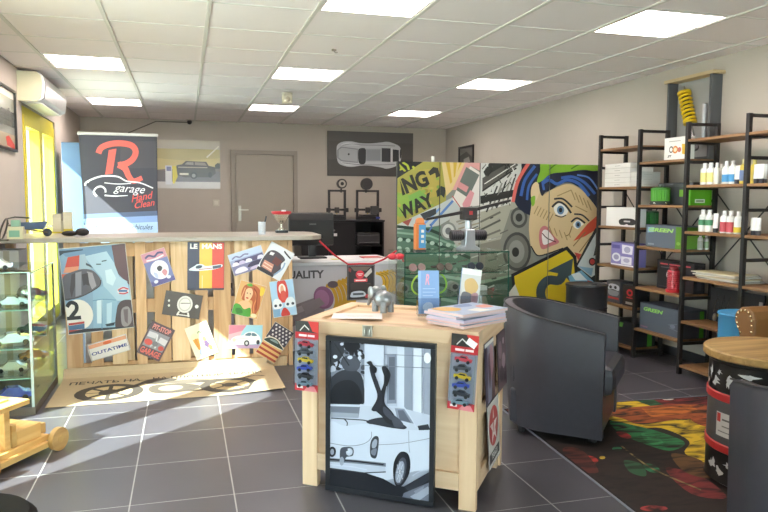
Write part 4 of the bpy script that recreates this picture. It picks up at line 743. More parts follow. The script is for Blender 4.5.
# fuel pump model on top
p = px_z(420.5, 252, GZ)
t = thing('model_fuel_pump', 'orange and blue model fuel pump on the glass showcase', 'model', (p.x, 5.1, GZ+.001))
bx('base', M('#3a3a3c', .5), t, -.042, .042, -.035, .035, 0, .018); bx('body', M('#d07a3a', .45), t, -.04, .04, -.032, .032, .018, .215, .004); bx('front_panel', M('#4f92c4', .45), t, -.018, .037, -.036, -.0325, .03, .21)
MB().cyl((0, -.02, .235), (0, .02, .235), .03, n=20).make('globe', M('#d88a52', .4), t, smooth=True); bx('crown', M('#c9763c', .45), t, -.032, .032, -.026, .026, .2155, .225)
for z in (.15, .11, .07): bx('gauge', M('#e2dccf', .5), t, 0, .022, -.0385, -.0365, z, z+.022)
MB().tube([(.041, 0, .17), (.07, 0, .15), (.1, 0, .19), (.085, 0, .215)], .006, 6).make('hose', M('#4f6fae', .5), t)
# engine model with a propeller
p = px_z(477, 252, GZ)
t = thing('model_engine', 'silver model engine with two dark cylinders and a long black propeller', 'model', (p.x, 5.16, GZ+.001))
SV = M('#b9bcc2', .3, .7)
MB().prism([(-.085, 0), (.085, 0), (.085, .02), (.045, .04), (.038, .17), (-.038, .17), (-.045, .04), (-.085, .02)], -.05, .05, 'xz').make('crankcase', SV, t, bevel=.006)
for s in (-1, 1):
    MB().cyl((s*.045, 0, .12), (s*.15, 0, .12), .036, n=20).make('cylinder', M('#3f3d3f', .35, .5), t, smooth=True)
    for k in range(5): MB().cyl((s*(.065+.018*k), 0, .12), (s*(.07+.018*k), 0, .12), .044, n=20).make('fin', M('#565458', .3, .6), t)
MB().lathe([(0, .17), (.03, .17), (.026, .19), (.026, .235), (.034, .245), (0, .245)]).make('neck', SV, t, smooth=True)
bx('head', M('#3a3434', .45), t, -.058, .058, -.05, .05, .245, .345, .008); e = bx('badge', M('#b53a3c', .4), t, -.014, .014, -.053, -.0505, .285, .315)
bl = MB()
for s in (-1, 1): bl.add([(s*.03, -.012, .30+s*.006), (s*.03, .012, .30+s*.006), (s*.36, .02, .315+s*.075), (s*.36, -.02, .315+s*.075), (s*.03, -.012, .315+s*.006+.012), (s*.03, .012, .315+s*.006+.012), (s*.36, .02, .333+s*.075), (s*.36, -.02, .333+s*.075)], [(0,1,2,3),(4,5,6,7),(0,1,5,4),(1,2,6,5),(2,3,7,6),(3,0,4,7)])
bl.add([(x, y, z) for x in (-.04, .04) for y in (-.012, .012) for z in (.30, .325)], [(0,1,3,2),(4,5,7,6),(0,1,5,4),(2,3,7,6),(0,2,6,4),(1,3,7,5)])
bl.make('propeller', M('#2f2a2a', .4), t)
# things inside the showcase
def goggles(label, px, z, col):
    p = px_y(px, 268, 5.2); r = thing('goggles', label, 'goggles', (p.x, 5.2, z+.001))
    for s in (-1, 1): MB().lathe([(.0, 0), (.03, 0), (.034, .012), (.03, .022), (0, .022)], 18).make('lens', M(col, .3), r, (s*.036, -.02, .03), (R(70), 0, 0), smooth=True)
    MB().tube([(-.07, -.01, .03), (-.08, .05, .03), (0, .09, .03), (.08, .05, .03), (.07, -.01, .03)], .008, 6).make('strap', M('#3c3a3c', .6), r); return r
goggles('pale pink goggles on the upper glass shelf behind the blue leaflets', 416, .735, '#b0888c'); goggles('brown goggles on the upper glass shelf of the showcase', 443, .735, '#6b5a55'); goggles('dark blue goggles on the upper glass shelf of the showcase', 474, .735, '#2b3448')
for px, lab in ((417, 'neon yellow cable ring on the middle glass shelf, half open'), (436, 'neon green cable ring on the middle glass shelf beside the leaflets')):
    p = px_y(px, 290, 5.2); r = thing('cable_ring', lab, 'cable', (p.x, 5.1 if px == 417 else 5.17, .551))
    MB().tube([(.076*math.cos(a), .015*math.sin(a*2), .09+.08*math.sin(a)) for a in [2*math.pi*k/30 for k in range(31)]], .007, 8).make('ring', M('#bfe05a' if px == 417 else '#9fd650', .5), r, smooth=True); bx('clip', M('#3a3f3a', .5), r, -.02, .02, -.012, .012, 0, .02)
for px, lab, c in ((408, 'grey metal part on the middle glass shelf at the showcase edge', '#8d9494'), (459, 'pale grey fitting on the middle glass shelf behind the photo leaflets', '#a9a8a4'), (484, 'white slim box on the middle glass shelf by the magazines', '#d2d6d6')):
    p = px_y(px, 292, 5.2); r = thing('metal_part' if px != 484 else 'slim_box', lab, 'metal part' if px != 484 else 'box', (p.x, 5.34, .551))
    if px == 484: bx('carton', M(c, .5), r, -.075, .075, -.04, .04, 0, .03, .003); bx('lid', M('#c2c8c8', .5), r, -.075, .075, -.04, .04, .0305, .036)
    else: MB().cyl((0, -.05, .04), (0, .05, .04), .04, n=18).make('barrel', M(c, .3, .6), r, smooth=True); MB().cyl((0, -.06, .04), (0, -.0505, .04), .022, n=14).make('bore', M('#4a4c4c', .4), r); bx('foot', M('#6d7070', .4), r, -.035, .035, -.03, .03, 0, .012)
# red cloth at the case corner
p = px_z(393, 252, GZ)
t = thing('red_bow', 'red glittery bow tied to the showcase corner at the rope end', 'bow', (gx0-.055, 5.04, .86))
for s in (-1, 1): MB().sphere((s*.03, 0, .012), (.035, .025, .024)).make('loop', M('#c8323e', .5, noise=.3, nscale=60), t, smooth=True)
MB().sphere((0, -.012, .01), (.014, .014, .014)).make('knot', M('#d8505a', .5), t, smooth=True); MB().tube([(.02, 0, .01), (.05, .0, .0), (.06, 0, -.03)], .006, 6).make('tail', M('#b82a36', .5), t)

# ================================================================== WOODEN CRATE WITH THE PHOTO
CA = Vector((.497, 3.08, 0)); CRZ = math.atan2(-.592, .806); CL, CD, CHT = .81, .575, .765
t = thing('wooden_crate', 'pale pine transport crate on short legs used as a display stand', 'crate', CA, CRZ)
PN = wood('#e3c4a2', '#cfa884', 2, 1.6, .6); PH = wood('#e5c7a6', '#d2ab88', 0, 1.6, .6); PS = wood('#e0c09e', '#cca480', 1, 1.6, .6)
for x0 in (0, .735):
    for y0, k in ((0, 0), (CD-.075, 1)): bx('leg', PN, t, x0+.012, x0+.063, y0+.004, y0+.06, 0, .0795, .002)
bx('front_panel', PH, t, .075, .735, .018, .03, .08, .71); bx('back_panel', PH, t, .075, .735, CD-.03, CD-.018, .08, .71)
bx('side_panel', PS, t, .018, .03, .075, CD-.075, .08, .71); bx('side_panel', PS, t, CL-.03, CL-.018, .075, CD-.075, .08, .71)
for x0 in (0, .735):
    bx('corner_post', PN, t, x0, x0+.074, 0, .03, .0, .71, .002) ; bx('corner_post', PN, t, x0, x0+.074, CD-.03, CD, .0, .71, .002)
for x0 in (0, CL-.018):
    bx('side_post', PN, t, x0, x0+.018, .031, .09, .08, .71, .002); bx('side_post', PN, t, x0, x0+.018, CD-.09, CD-.031, .08, .71, .002)
    bx('side_rail', PS, t, x0, x0+.018, .091, CD-.091, .08, .15, .002); bx('side_rail', PS, t, x0, x0+.018, .091, CD-.091, .38, .44, .002); bx('side_rail', PS, t, x0, x0+.018, .091, CD-.091, .64, .71, .002)
bx('front_rail', PH, t, .0745, .7345, 0, .0175, .08, .155, .002); bx('front_rail', PH, t, .0745, .7345, 0, .0175, .63, .71, .002)
bx('floor_board', PH, t, .03, .78, .035, CD-.035, .08, .095)
# lid: frame with a sunk panel
bx('lid_panel', PH, t, .06, CL-.06, .06, CD-.06, .712, .752)
for y0 in (-.004, CD-.062): bx('lid_rail', PH, t, -.004, CL+.004, y0, y0+.066, .711, CHT, .002)
for x0 in (-.004, CL-.062): bx('lid_rail', PS, t, x0, x0+.066, .0625, CD-.0625, .711, CHT, .002)
la = bx('latch', M('#b4b0a6', .3, .8), t, .30, .345, -.014, -.0045, .712, .762, .002); MB().tube([(-.012, -.004, .01), (-.012, -.01, -.018), (.012, -.01, -.018), (.012, -.004, .01)], .003, 6).make('latch_hook', M('#8d8a82', .3, .8), la)
u = Vector((.806, -.592, 0)); v = Vector((.592, .806, 0))
def cr(a, b, z): return CA + u*a + v*b + Vector((0, 0, z))
# black framed photograph leaning on the crate
FW, FH = .505, .70; tilt = R(.6)
t = thing('framed_photo', 'black framed monochrome photo of legs rising from a white convertible', 'picture', cr(.383, -.022, .006), rot=(tilt*-1, 0, CRZ))
FB = M('#26272c', .35)
bx('frame_rail', FB, t, -FW/2, FW/2, -.012, .012, 0, .022, .002); bx('frame_rail', FB, t, -FW/2, FW/2, -.012, .012, FH-.022, FH, .002); bx('frame_stile', FB, t, -FW/2, -FW/2+.022, -.012, .012, .0222, FH-.0222, .002); bx('frame_stile', FB, t, FW/2-.022, FW/2, -.012, .012, .0222, FH-.0222, .002)
bx('backing', M('#3a3a3c', .6), t, -FW/2+.01, FW/2-.01, .0, .011, .01, FH-.01)
Wc, D1, D2, D3, G1, G2, G3 = '#ccd1e2', '#1e2028', '#33353f', '#4c4f5b', '#757988', '#9ba0b2', '#bfc4d6'
P = [('bg', '#a9aec0'), ('r', '#8d92a4', 50, 40, 160, 240), ('p', G3, [(150, 40), (345, 40), (345, 300), (150, 250)])]
rnd = random.Random(3)
for k in range(90):
    x, y = rnd.uniform(55, 152), rnd.uniform(45, 165); P.append(('e', rnd.choice([D2, D3, D1, '#d3d8e6', '#c6cbdc']), x, y, rnd.uniform(3, 10), rnd.uniform(3, 8), rnd.uniform(0, 90)))
P += [('s', D2, [(55, 170), (75, 140), (110, 130), (140, 142), (150, 175), (148, 225), (55, 230)]), ('s', D1, [(60, 190), (80, 165), (115, 160), (140, 185), (140, 226), (60, 228)]), ('s', D2, [(58, 60), (80, 52), (96, 70), (88, 100), (62, 110)]), ('s', D1, [(96, 56), (126, 50), (140, 70), (120, 84), (100, 78)]), ('s', D3, [(90, 100), (120, 92), (140, 112), (130, 134), (96, 130)]), ('l', D1, 4, [(118, 55), (152, 95)]), ('l', D1, 3, [(70, 60), (110, 120)]), ('e', '#d3d8e6', 72, 96, 6, 5), ('e', '#ccd1e2', 112, 98, 7, 5), ('e', '#ccd1e2', 138, 88, 5, 6), ('e', '#d3d8e6', 90, 62, 5, 4),
  ('p', '#c9cee0', [(152, 50), (206, 56), (206, 240), (152, 232)]), ('l', G1, 2, [(206, 56), (206, 235)]), ('r', '#878c9e', 214, 90, 240, 225), ('r', '#5f6372', 219, 98, 236, 215), ('p', '#cfd4e4', [(242, 60), (262, 62), (262, 240), (242, 236)]), ('p', '#9096a8', [(262, 62), (286, 66), (286, 250), (262, 240)]), ('p', '#d6dae8', [(288, 66), (312, 70), (312, 270), (288, 262)]), ('l', G1, 2, [(312, 70), (312, 280)]), ('p', G2, [(318, 70), (340, 74), (340, 290), (318, 280)]), ('l', G1, 2, [(153, 120), (345, 130)]), ('l', G1, 1.6, [(206, 90), (340, 98)]),
  ('p', '#c2c7d8', [(55, 222), (140, 226), (240, 234), (345, 262), (345, 330), (55, 330)]), ('p', G1, [(60, 228), (140, 232), (136, 262), (62, 258)]), ('p', '#9a9fb0', [(60, 244), (136, 250), (136, 262), (62, 258)]), ('l', Wc, 2.4, [(56, 226), (138, 231)]), ('l', D2, 3, [(62, 260), (150, 268), (240, 290)]), ('c', D2, 3, [(96, 262), (106, 275), (100, 296)]), ('c', Wc, 3, [(140, 226), (200, 232), (262, 236)]),
  ('p', '#888da0', [(236, 238), (262, 240), (290, 282), (244, 270)]), ('p', '#5d6170', [(244, 244), (260, 244), (282, 280), (250, 270)]), ('c', Wc, 2.6, [(262, 236), (280, 262), (296, 292)]), ('s', D2, [(160, 270), (200, 262), (240, 272), (270, 292), (240, 296), (170, 280)]),
  # car body
  ('s', Wc, [(56, 275), (100, 282), (160, 278), (230, 292), (300, 300), (345, 300), (345, 402), (290, 412), (230, 430), (200, 430), (140, 412), (56, 396)]), ('p', '#c9cee0', [(56, 330), (120, 336), (165, 330), (345, 322), (345, 330), (165, 338), (120, 344), (56, 340)]), ('c', G1, 1.6, [(56, 326), (110, 336), (150, 332), (170, 318), (172, 300)]), ('c', G1, 1.4, [(192, 336), (260, 334), (345, 322)]), ('c', G2, 2, [(275, 300), (276, 340), (278, 360)]), ('p', D2, [(300, 288), (330, 284), (336, 300), (304, 300)]),
  ('s', D2, [(168, 340), (172, 322), (182, 312), (192, 318), (190, 350), (184, 372), (170, 366)]), ('s', G2, [(174, 330), (182, 320), (188, 326), (184, 342), (174, 344)]), ('s', G1, [(172, 350), (186, 346), (182, 364), (172, 360)]),
  ('s', D1, [(232, 412), (236, 380), (252, 358), (272, 362), (280, 386), (276, 420), (256, 450), (238, 446)]), ('e', D3, 253, 410, 15, 38, 12), ('e', G2, 251, 412, 11, 30, 12), ('e', D2, 251, 412, 4, 9)]
for k in range(8): P.append(('l', '#d9dcea', 1.2, [(251, 412), (251+11*math.cos(k*.785), 412+29*math.sin(k*.785))]))
P += [('p', D1, [(55, 388), (150, 408), (205, 428), (238, 448), (262, 452), (345, 410), (345, 520), (55, 470)]), ('p', D2, [(262, 452), (345, 412), (345, 430), (280, 470)]), ('c', G3, 3, [(286, 424), (306, 414), (338, 408)]), ('p', '#6a6e7e', [(262, 470), (345, 440), (345, 510), (250, 500)]), ('p', G2, [(280, 480), (330, 455), (340, 470), (300, 496)]), ('p', '#848898', [(290, 466), (320, 452), (316, 462), (296, 474)]),
  ('p', G3, [(58, 374), (110, 380), (170, 392), (210, 396), (212, 408), (160, 410), (60, 392)]), ('p', G1, [(58, 366), (130, 374), (212, 386), (212, 396), (130, 384), (58, 376)]), ('l', D1, 4, [(58, 370), (130, 378), (206, 390)]), ('l', D2, 3, [(60, 394), (150, 410), (212, 410)]), ('l', Wc, 3, [(60, 384), (120, 392), (160, 402)]), ('e', D1, 66, 350, 10, 14), ('e', G2, 66, 350, 5, 8), ('s', D3, [(88, 344), (104, 338), (122, 342), (122, 362), (104, 366), (98, 380), (88, 378)]), ('e', G3, 112, 352, 9, 10), ('e', Wc, 110, 350, 5, 6), ('l', D3, 5, [(96, 372), (92, 352), (108, 346)]), ('e', G2, 92, 376, 6, 12),
  # legs
  ('s', '#26272f', [(200, 258), (178, 236), (190, 214), (196, 196), (206, 168), (208, 146), (216, 150), (214, 172), (208, 205), (210, 226), (228, 246), (238, 264), (234, 284), (214, 276)]), ('s', '#2c2d37', [(187, 244), (172, 240), (184, 218), (188, 200), (180, 174), (170, 146), (166, 124), (174, 126), (184, 150), (196, 182), (202, 204), (200, 226)]), ('s', D1, [(158, 112), (170, 108), (176, 118), (186, 128), (184, 140), (172, 138), (168, 122)]), ('s', D1, [(200, 126), (212, 124), (224, 142), (222, 158), (214, 178), (210, 160), (206, 148)]), ('s', '#4a4c58', [(206, 232), (226, 248), (234, 268), (224, 268), (206, 250)]), ('s', D3, [(228, 256), (250, 268), (262, 288), (236, 288)])]
art('print', t, FW-.042, FH-.042, P, quad=((59, 52), (338, 76), (333, 497), (60, 440)), rough=.35, coat=.25, step=.00005, loc=(0, -.0005, FH/2))
tg = MB().cyl((0, -.001, 0), (0, .001, 0), .016, n=18).make('price_tag', M('#ececf0', .5), t, (FW/2-.035, -.0135, FH-.06)); tg.scale = (1, 1, 1.4)
# toy car packs
def mini_car(parent, col, loc, rz):
    b = MB()
    b.add([(-.026,-.003,-.007),(.026,-.003,-.007),(.027,-.003,.001),(.014,-.003,.003),(.008,-.003,.009),(-.009,-.003,.009),(-.016,-.003,.003),(-.027,-.003,.002),
           (-.026,-.017,-.007),(.026,-.017,-.007),(.027,-.016,.001),(.014,-.016,.003),(.008,-.013,.009),(-.009,-.013,.009),(-.016,-.016,.003),(-.027,-.016,.002)],
          [tuple(range(8)), tuple(range(15, 7, -1))] + [(i, (i+1) % 8, (i+1) % 8+8, i+8) for i in range(8)])
    o = b.make('toy_car', M(col, .3, coat=.5), parent, loc, (0, rz, 0)); o.scale = (1.35, 1.1, 1.35)
    w = MB()
    for x in (-.016, .016): w.cyl((x, -.0175, -.007), (x, -.0205, -.007), .0055, n=10)
    wh = w.make('wheels', M('#1c1c1e', .5), o); wh['kind'] = 'stuff'
    MB().add([(-.008,-.0148,.0075),(.007,-.0148,.0075),(.011,-.0172,.0035),(-.013,-.0172,.0035)], [(0,1,2,3)]).make('car_window', M('#2a3038', .2), o)
def toy_pack(label, loc, rot, tagcol):
    r = thing('toy_car_pack', label, 'toy', loc, rot=rot); w, h = .114, .262
    bx('card', M('#a92a30', .45), r, -w/2, w/2, 0, .003, -h/2, h/2+.055)
    art('print', r, w, h+.055, [('bg', '#8f8f96'), ('r', '#33302f', 0, 0, 100, 16), ('p', '#cf3a36', [(55, 0), (100, 0), (100, 16), (75, 14)]), ('l', '#d8d4d0', 2, [(20, 14), (40, 6), (60, 12)]), ('r', '#b8232a', 0, 16, 100, 25), ('l', '#f2dada', 3, [(16, 20.5), (50, 20.5)]), ('l', '#f2dada', 3, [(54, 20.5), (84, 20.5)]), ('r', '#c22f36', 0, 90, 100, 100), ('p', '#e0838a', [(40, 100), (60, 91), (84, 92), (98, 100)]), ('l', '#f4e4e4', 3, [(10, 95), (36, 95)]), ('r', '#a3a3ac', 8, 26, 92, 89)], loc=(0, 0, .0275), step=.00005)
    bx('blister', glass('#f2f4f8', .08), r, -w/2+.006, w/2-.006, -.03, -.0012, -h/2+.03, h/2-.022, .004)
    for k, c in enumerate(('#c8434e', '#4d5058', '#e3bd28', '#3d52b8', '#33363e', '#7f95a2')): mini_car(r, c, (.002*(-1)**k, -.002, h/2-.043-.036*k), R(4*(-1)**k))
    if tagcol: bx('price_tag', M('#ececec', .5), r, .008, .05, -.005, -.0035, .14, .168, rot=(0, R(30), 0))
    return r
toy_pack('blister pack of six toy cars hung on the crate corner by the counter', cr(.040, -.034, .58), (0, R(1), CRZ), False)
toy_pack('blister pack of six toy cars with a white tag hung beside the framed photo', cr(.754, -.034, .572), (0, R(3), CRZ), True)
# tin signs on the crate side
def side_sign(label, b, z, w, h, items, lean=0.0):
    r = thing('tin_sign', label, 'sign', cr(CL+.012, b, z), rot=(R(-3), lean, CRZ+R(90)))
    bx('plate', M('#3a3238', .4), r, -w/2, w/2, 0, .003, -h/2, h/2); art('print', r, w*.98, h*.98, items); return r
side_sign('dark purple tin sign nailed on the side of the crate, nearer the photo', .19, .56, .19, .27, [('bg', '#8d8a9c'), ('p', '#4a3a50', [(0, 0), (30, 10), (20, 100), (0, 100)]), ('s', '#5c4450', [(30, 30), (50, 20), (60, 50), (44, 80), (34, 60)]), ('s', '#b0848a', [(55, 10), (90, 20), (80, 70), (60, 60)]), ('p', '#6a4a4a', [(70, 60), (100, 40), (100, 100), (60, 100)]), ('r', '#dcd8d4', 0, 0, 100, 6)])
side_sign('mottled maroon tin sign hung on the far side edge of the crate', .47, .55, .2, .27, [('bg', '#5a444c'), ('e', '#8d7078', 30, 30, 20, 16), ('e', '#a08890', 66, 54, 22, 14), ('e', '#3c2c34', 40, 74, 24, 14), ('e', '#c0a8ae', 70, 18, 10, 6), ('e', '#3a2c32', 78, 84, 14, 8), ('e', '#77606a', 20, 54, 12, 8)])
side_sign('white tin sign with a red round star low on the side of the crate', .30, .255, .25, .29, [('bg', '#cfcac4'), ('e', '#b8433e', 50, 40, 40, 32), ('p', '#e6dcd6', [(50, 12), (58, 34), (82, 34), (62, 46), (70, 66), (50, 54), (30, 66), (38, 46), (18, 34), (42, 34)]), ('t', '#b8433e', 'T', 50, 41, 30, 0, 0, .05), ('r', '#35302e', 6, 78, 94, 94), ('t', '#d8d4ce', 'TEXACO', 50, 86, 13, 0, 0, .03)])
# things on the crate
LZ = CHT+.0012
t = thing('elephant_figure', 'grey metal elephant figure on the crate before the hanging sign', 'figurine', cr(.265, .34, LZ), CRZ+R(150))
EM = M('#8b8d90', .35, .55, noise=.2, nscale=40)
MB().sphere((0, 0, .062), (.055, .042, .042), 18, 12).make('body', EM, t, smooth=True); MB().sphere((.055, 0, .085), (.034, .032, .034), 16, 10).make('head', EM, t, smooth=True)
MB().tube([(.082, 0, .08), (.1, 0, .065), (.104, 0, .035), (.116, 0, .02)], [.014, .012, .009, .007], 8).make('trunk', EM, t, smooth=True)
for s in (-1, 1):
    MB().sphere((.045, s*.04, .092), (.024, .007, .03), 14, 8).make('ear', EM, t, smooth=True)
    for x in (-.03, .032): MB().cyl((x, s*.022, 0), (x, s*.022, .05), .016, .017, n=12).make('leg', EM, t, smooth=True)
    MB().tube([(.078, s*.014, .072), (.096, s*.018, .066)], [.004, .002], 6).make('tusk', M('#c9c6be', .3), t)
MB().tube([(-.052, 0, .075), (-.065, 0, .055), (-.066, 0, .03)], .004, 6).make('tail', EM, t)
t = thing('flyer', 'white flyer with a red car sketch lying flat on the crate', 'flyer', cr(.2, .17, LZ+.0005), CRZ+R(20))
bx('paper', M('#e6dfdc', .6), t, -.115, .115, -.075, .075, 0, .0012); art('print', t, .22, .14, [('c', '#c88a86', 4, [(20, 60), (40, 40), (60, 40), (84, 56)]), ('c', '#c88a86', 3, [(30, 70), (50, 62), (80, 70)])], loc=(0, 0, .0014), rot=(R(-90), 0, 0))
def leaflet_stand(label, a, b, rz, items, lean, w=.105, h=.21):
    r = thing('leaflet_stand', label, 'leaflets', cr(a, b, LZ), rz)
    st = bx('leaflet', M('#7f9ccc', .5), r, -w/2+.004, w/2-.004, -.006, .006, .008, h); st.rotation_euler = (R(-8), R(lean), 0)
    art('print', st, w-.008, h-.008, items, off=.0062)
    bx('holder_front', glass('#eef2f6'), r, -w/2, w/2, -.034, -.031, 0, .085); bx('holder_back', glass('#eef2f6'), r, -w/2, w/2, .032, .035, 0, .13)
    bx('holder_floor', glass('#eef2f6'), r, -w/2, w/2, -.0305, .0315, 0, .003)
    for s in (-1, 1): bx('holder_side', glass('#eef2f6'), r, s*w/2-.0015, s*w/2+.0015, -.031, .032, 0, .085)
    return r
leaflet_stand('blue leaflets with a pink R in a clear holder on the crate', .50, .32, R(-12), [('bg', '#7f9fd0'), ('r', '#92b0dc', 0, 0, 12, 100), ('t', '#e8a0b8', 'R', 44, 22, 34, 0, .25, .03), ('l', '#a9c0e4', 1.5, [(20, 42), (80, 42)]), ('l', '#a9c0e4', 1.5, [(20, 50), (84, 50)]), ('l', '#a9c0e4', 1.5, [(20, 58), (70, 58)]), ('s', '#c9d8ec', [(20, 82), (36, 74), (60, 74), (70, 84), (50, 90), (24, 90)])], 0)
leaflet_stand('pale photo leaflets in a clear holder leaning on the crate behind the magazines', .66, .47, R(-8), [('bg', '#d4d0cc'), ('s', '#d8b070', [(20, 30), (60, 22), (90, 40), (70, 60), (30, 56)]), ('s', '#6f6a70', [(10, 60), (40, 56), (70, 66), (60, 90), (14, 92)]), ('s', '#b98a90', [(60, 60), (90, 56), (92, 80), (66, 84)]), ('r', '#efece8', 0, 0, 100, 14)], 8)
mg = [('pink edged magazine with a blue and orange cover on top of the stack', '#d8b8b4'), ('pale magazine second in the stack on the crate', '#cfb4bc'), ('lilac edged magazine third in the stack on the crate', '#c3b2c6'), ('pink magazine in the lower half of the stack on the crate', '#d6b0b0'), ('pink magazine at the bottom of the stack on the crate', '#d9b6b2')]
for k in range(5):
    z = LZ + .0125*(4-k); r = thing('magazine', mg[k][0], 'magazine', cr(.705 + (.01, -.008, .006, 0, .008)[k], .21 + (.0, .01, -.008, .006, 0)[k], z), CRZ + R((-28, -33, -25, -30, -27)[k]), group='magazines stacked on the crate')
    bx('pages', M(mg[k][1], .7), r, -.104, .104, -.147, .147, .001, .011); bx('cover', M('#a9b4cc', .4), r, -.105, .105, -.148, .148, .0112, .0122); bx('back_cover', M('#c9c4c8', .4), r, -.105, .105, -.148, .148, 0, .0009)
    if k == 0: art('print', r, .21, .296, [('bg', '#aebcd8'), ('s', '#d8a85a', [(5, 70), (40, 60), (60, 80), (40, 98), (5, 96)]), ('s', '#d88a80', [(40, 4), (70, 8), (66, 30), (40, 26)]), ('p', '#e8e4e0', [(60, 40), (96, 34), (96, 60), (66, 66)]), ('s', '#7f93c0', [(10, 20), (36, 30), (30, 56), (8, 50)])], loc=(0, 0, .0124), rot=(R(-90), 0, 0))

# ================================================================== SHELF WALL
FY = [5.47, 4.91, 4.35, 3.775, 2.4]; SXF, SXB = 3.57, 3.83
S1 = [1.755, 1.42, 1.08, .742, .41, .075]; S2 = [1.615, 1.27, .935, .598, .255]
t = thing('shelf_unit', 'tall black steel ladder shelf unit with staggered brown boards along the wall', 'shelf')
ST_ = M('#2f2c2c', .45, .3); SW = wood('#9a744e', '#7d5a3a', 1, 2.0, .5)
for y in FY:
    f = bx('ladder_frame', ST_, t, SXF-.014, SXF+.014, y-.014, y+.014, 0, 1.88)
    MB().box(-.014, .014, -.014, .014, -.94, .94).make('post', ST_, f, (SXB-SXF, 0, 0))
    for z in [1.866] + S1 + S2: MB().box(.0145, SXB-SXF-.0145, -.011, .011, -.011, .011).make('rung', ST_, f, (0, 0, z-.94-.025 if z < 1.86 else z-.94))
for (a, b), zs in (((0, 1), S1), ((1, 2), S2), ((2, 3), S1), ((3, 4), S1[:4])):
    for z in zs: bx('shelf_board', SW, t, SXF-.012, SXB+.012, FY[b]+.0145, FY[a]-.0145, z-.02, z, .002)
for a, b in ((0, 1), (1, 2), (2, 3), (3, 4)):
    for s in (0, 1):
        MB().cyl((SXB+.02, FY[a], (1.36, .8)[s]), (SXB+.02, FY[b], (.8, 1.36)[s]), .005, n=6).make('brace', ST_, t)
def carton(label, x0, x1, y0, y1, z, h, col, items=None, end=None, cat='box', name='carton', endcol=None, rough=.5, lidc=None):
    """a box on a shelf; its printed front looks to -x, its near end to -y"""
    r = thing(name, label, cat, ((x0+x1)/2, (y0+y1)/2, z+.0008)); w, d = y1-y0, x1-x0
    bx('box', M(col, rough), r, -d/2, d/2, -w/2, w/2, 0, h-.004, .002)
    if items: art('front_print', r, w*.98, (h-.004)*.97, items, loc=(-d/2-.0006, 0, h/2-.002), rot=(0, 0, R(-90)))
    if end: art('end_print', r, d*.98, (h-.004)*.97, end, loc=(0, -w/2-.0006, h/2-.002))
    bx('lid', M(lidc or col, rough), r, -d/2-.001, d/2+.001, -w/2-.001, w/2+.001, h-.0038, h)
    return r
# white slim cartons
for k in range(5):
    carton('slim white carton in the tall stack by the graffiti screen, ' + ('at the bottom', 'second from the bottom', 'in the middle', 'second from the top', 'at the top')[k], 3.6, 3.83, 5.075+.004*(k % 2), 5.44, S1[1]+.0405*k, .04, '#e6e3dd', [('bg', '#e8e5df'), ('l', '#8d8880', 8, [(40, 50), (62, 50)])], lidc='#d2cec6')
for k in range(3):
    carton('slim white carton in the low stack beside the tall one, ' + ('bottom', 'middle', 'top')[k], 3.6, 3.80, 4.945, 5.065, S1[1]+.0405*k, .04, '#dedbd5', None, [('bg', '#d8d5cf'), ('l', '#b0aba2', 6, [(20, 50), (60, 50)])], lidc='#cfcbc4')
carton('white box with a picture of black goggles below the slim cartons', 3.6, 3.68, 4.95, 5.40, S1[2], .165, '#e9e7e4', [('bg', '#eceae6'), ('s', '#2e2d2f', [(42, 70), (52, 58), (80, 56), (94, 66), (92, 88), (74, 92), (68, 86), (60, 92), (46, 90)]), ('r', '#d8d8d8', 58, 68, 78, 76)])
carton('purple and white box with round part pictures on the shelf', 3.6, 3.72, 4.985, 5.31, S1[3], .2, '#7f78b4', [('bg', '#8780bc'), ('p', '#e6e4ee', [(48, 4), (96, 8), (94, 46), (50, 44)]), ('e', '#dfe0ea', 24, 64, 20, 20), ('e', '#9a96b8', 24, 64, 12, 12), ('r', '#e2e0ec', 46, 58, 92, 92), ('e', '#b0acc8', 70, 74, 14, 10), ('r', '#5d559a', 4, 8, 40, 24), ('e', '#a9a6c2', 72, 26, 14, 14), ('r', '#f0eff4', 0, 94, 100, 100)])
carton('grey box with a white headset and red stripe on the low shelf', 3.6, 3.74, 5.16, 5.36, S1[4], .19, '#4a4a50', [('bg', '#54545a'), ('s', '#c9ccd4', [(10, 20), (40, 10), (90, 16), (90, 40), (50, 36), (14, 40)]), ('s', '#8d9098', [(10, 44), (50, 42), (90, 46), (80, 66), (20, 66)]), ('r', '#c43c40', 14, 74, 92, 84), ('e', '#2e2e34', 30, 28, 10, 8), ('e', '#2e2e34', 66, 26, 10, 8)])
carton('black box with a red round emblem beside the headset box', 3.6, 3.74, 4.945, 5.12, S1[4], .18, '#262427', [('bg', '#2a272a'), ('e', '#d03a44', 55, 34, 26, 18), ('e', '#2a272a', 55, 34, 12, 8), ('r', '#d8444c', 30, 56, 84, 62), ('r', '#b9b6b4', 24, 80, 80, 92)])
carton('black box with a green strip on the lowest shelf', 3.6, 3.8, 4.935, 5.26, S1[5], .2, '#2a2d33', [('bg', '#2b2e35'), ('p', '#7ac95a', [(6, 8), (50, 6), (46, 26), (4, 28)]), ('p', '#4f8a3a', [(92, 0), (100, 0), (100, 100), (92, 100)])], [('bg', '#2b2e35'), ('r', '#5aa83a', 60, 0, 84, 100)])
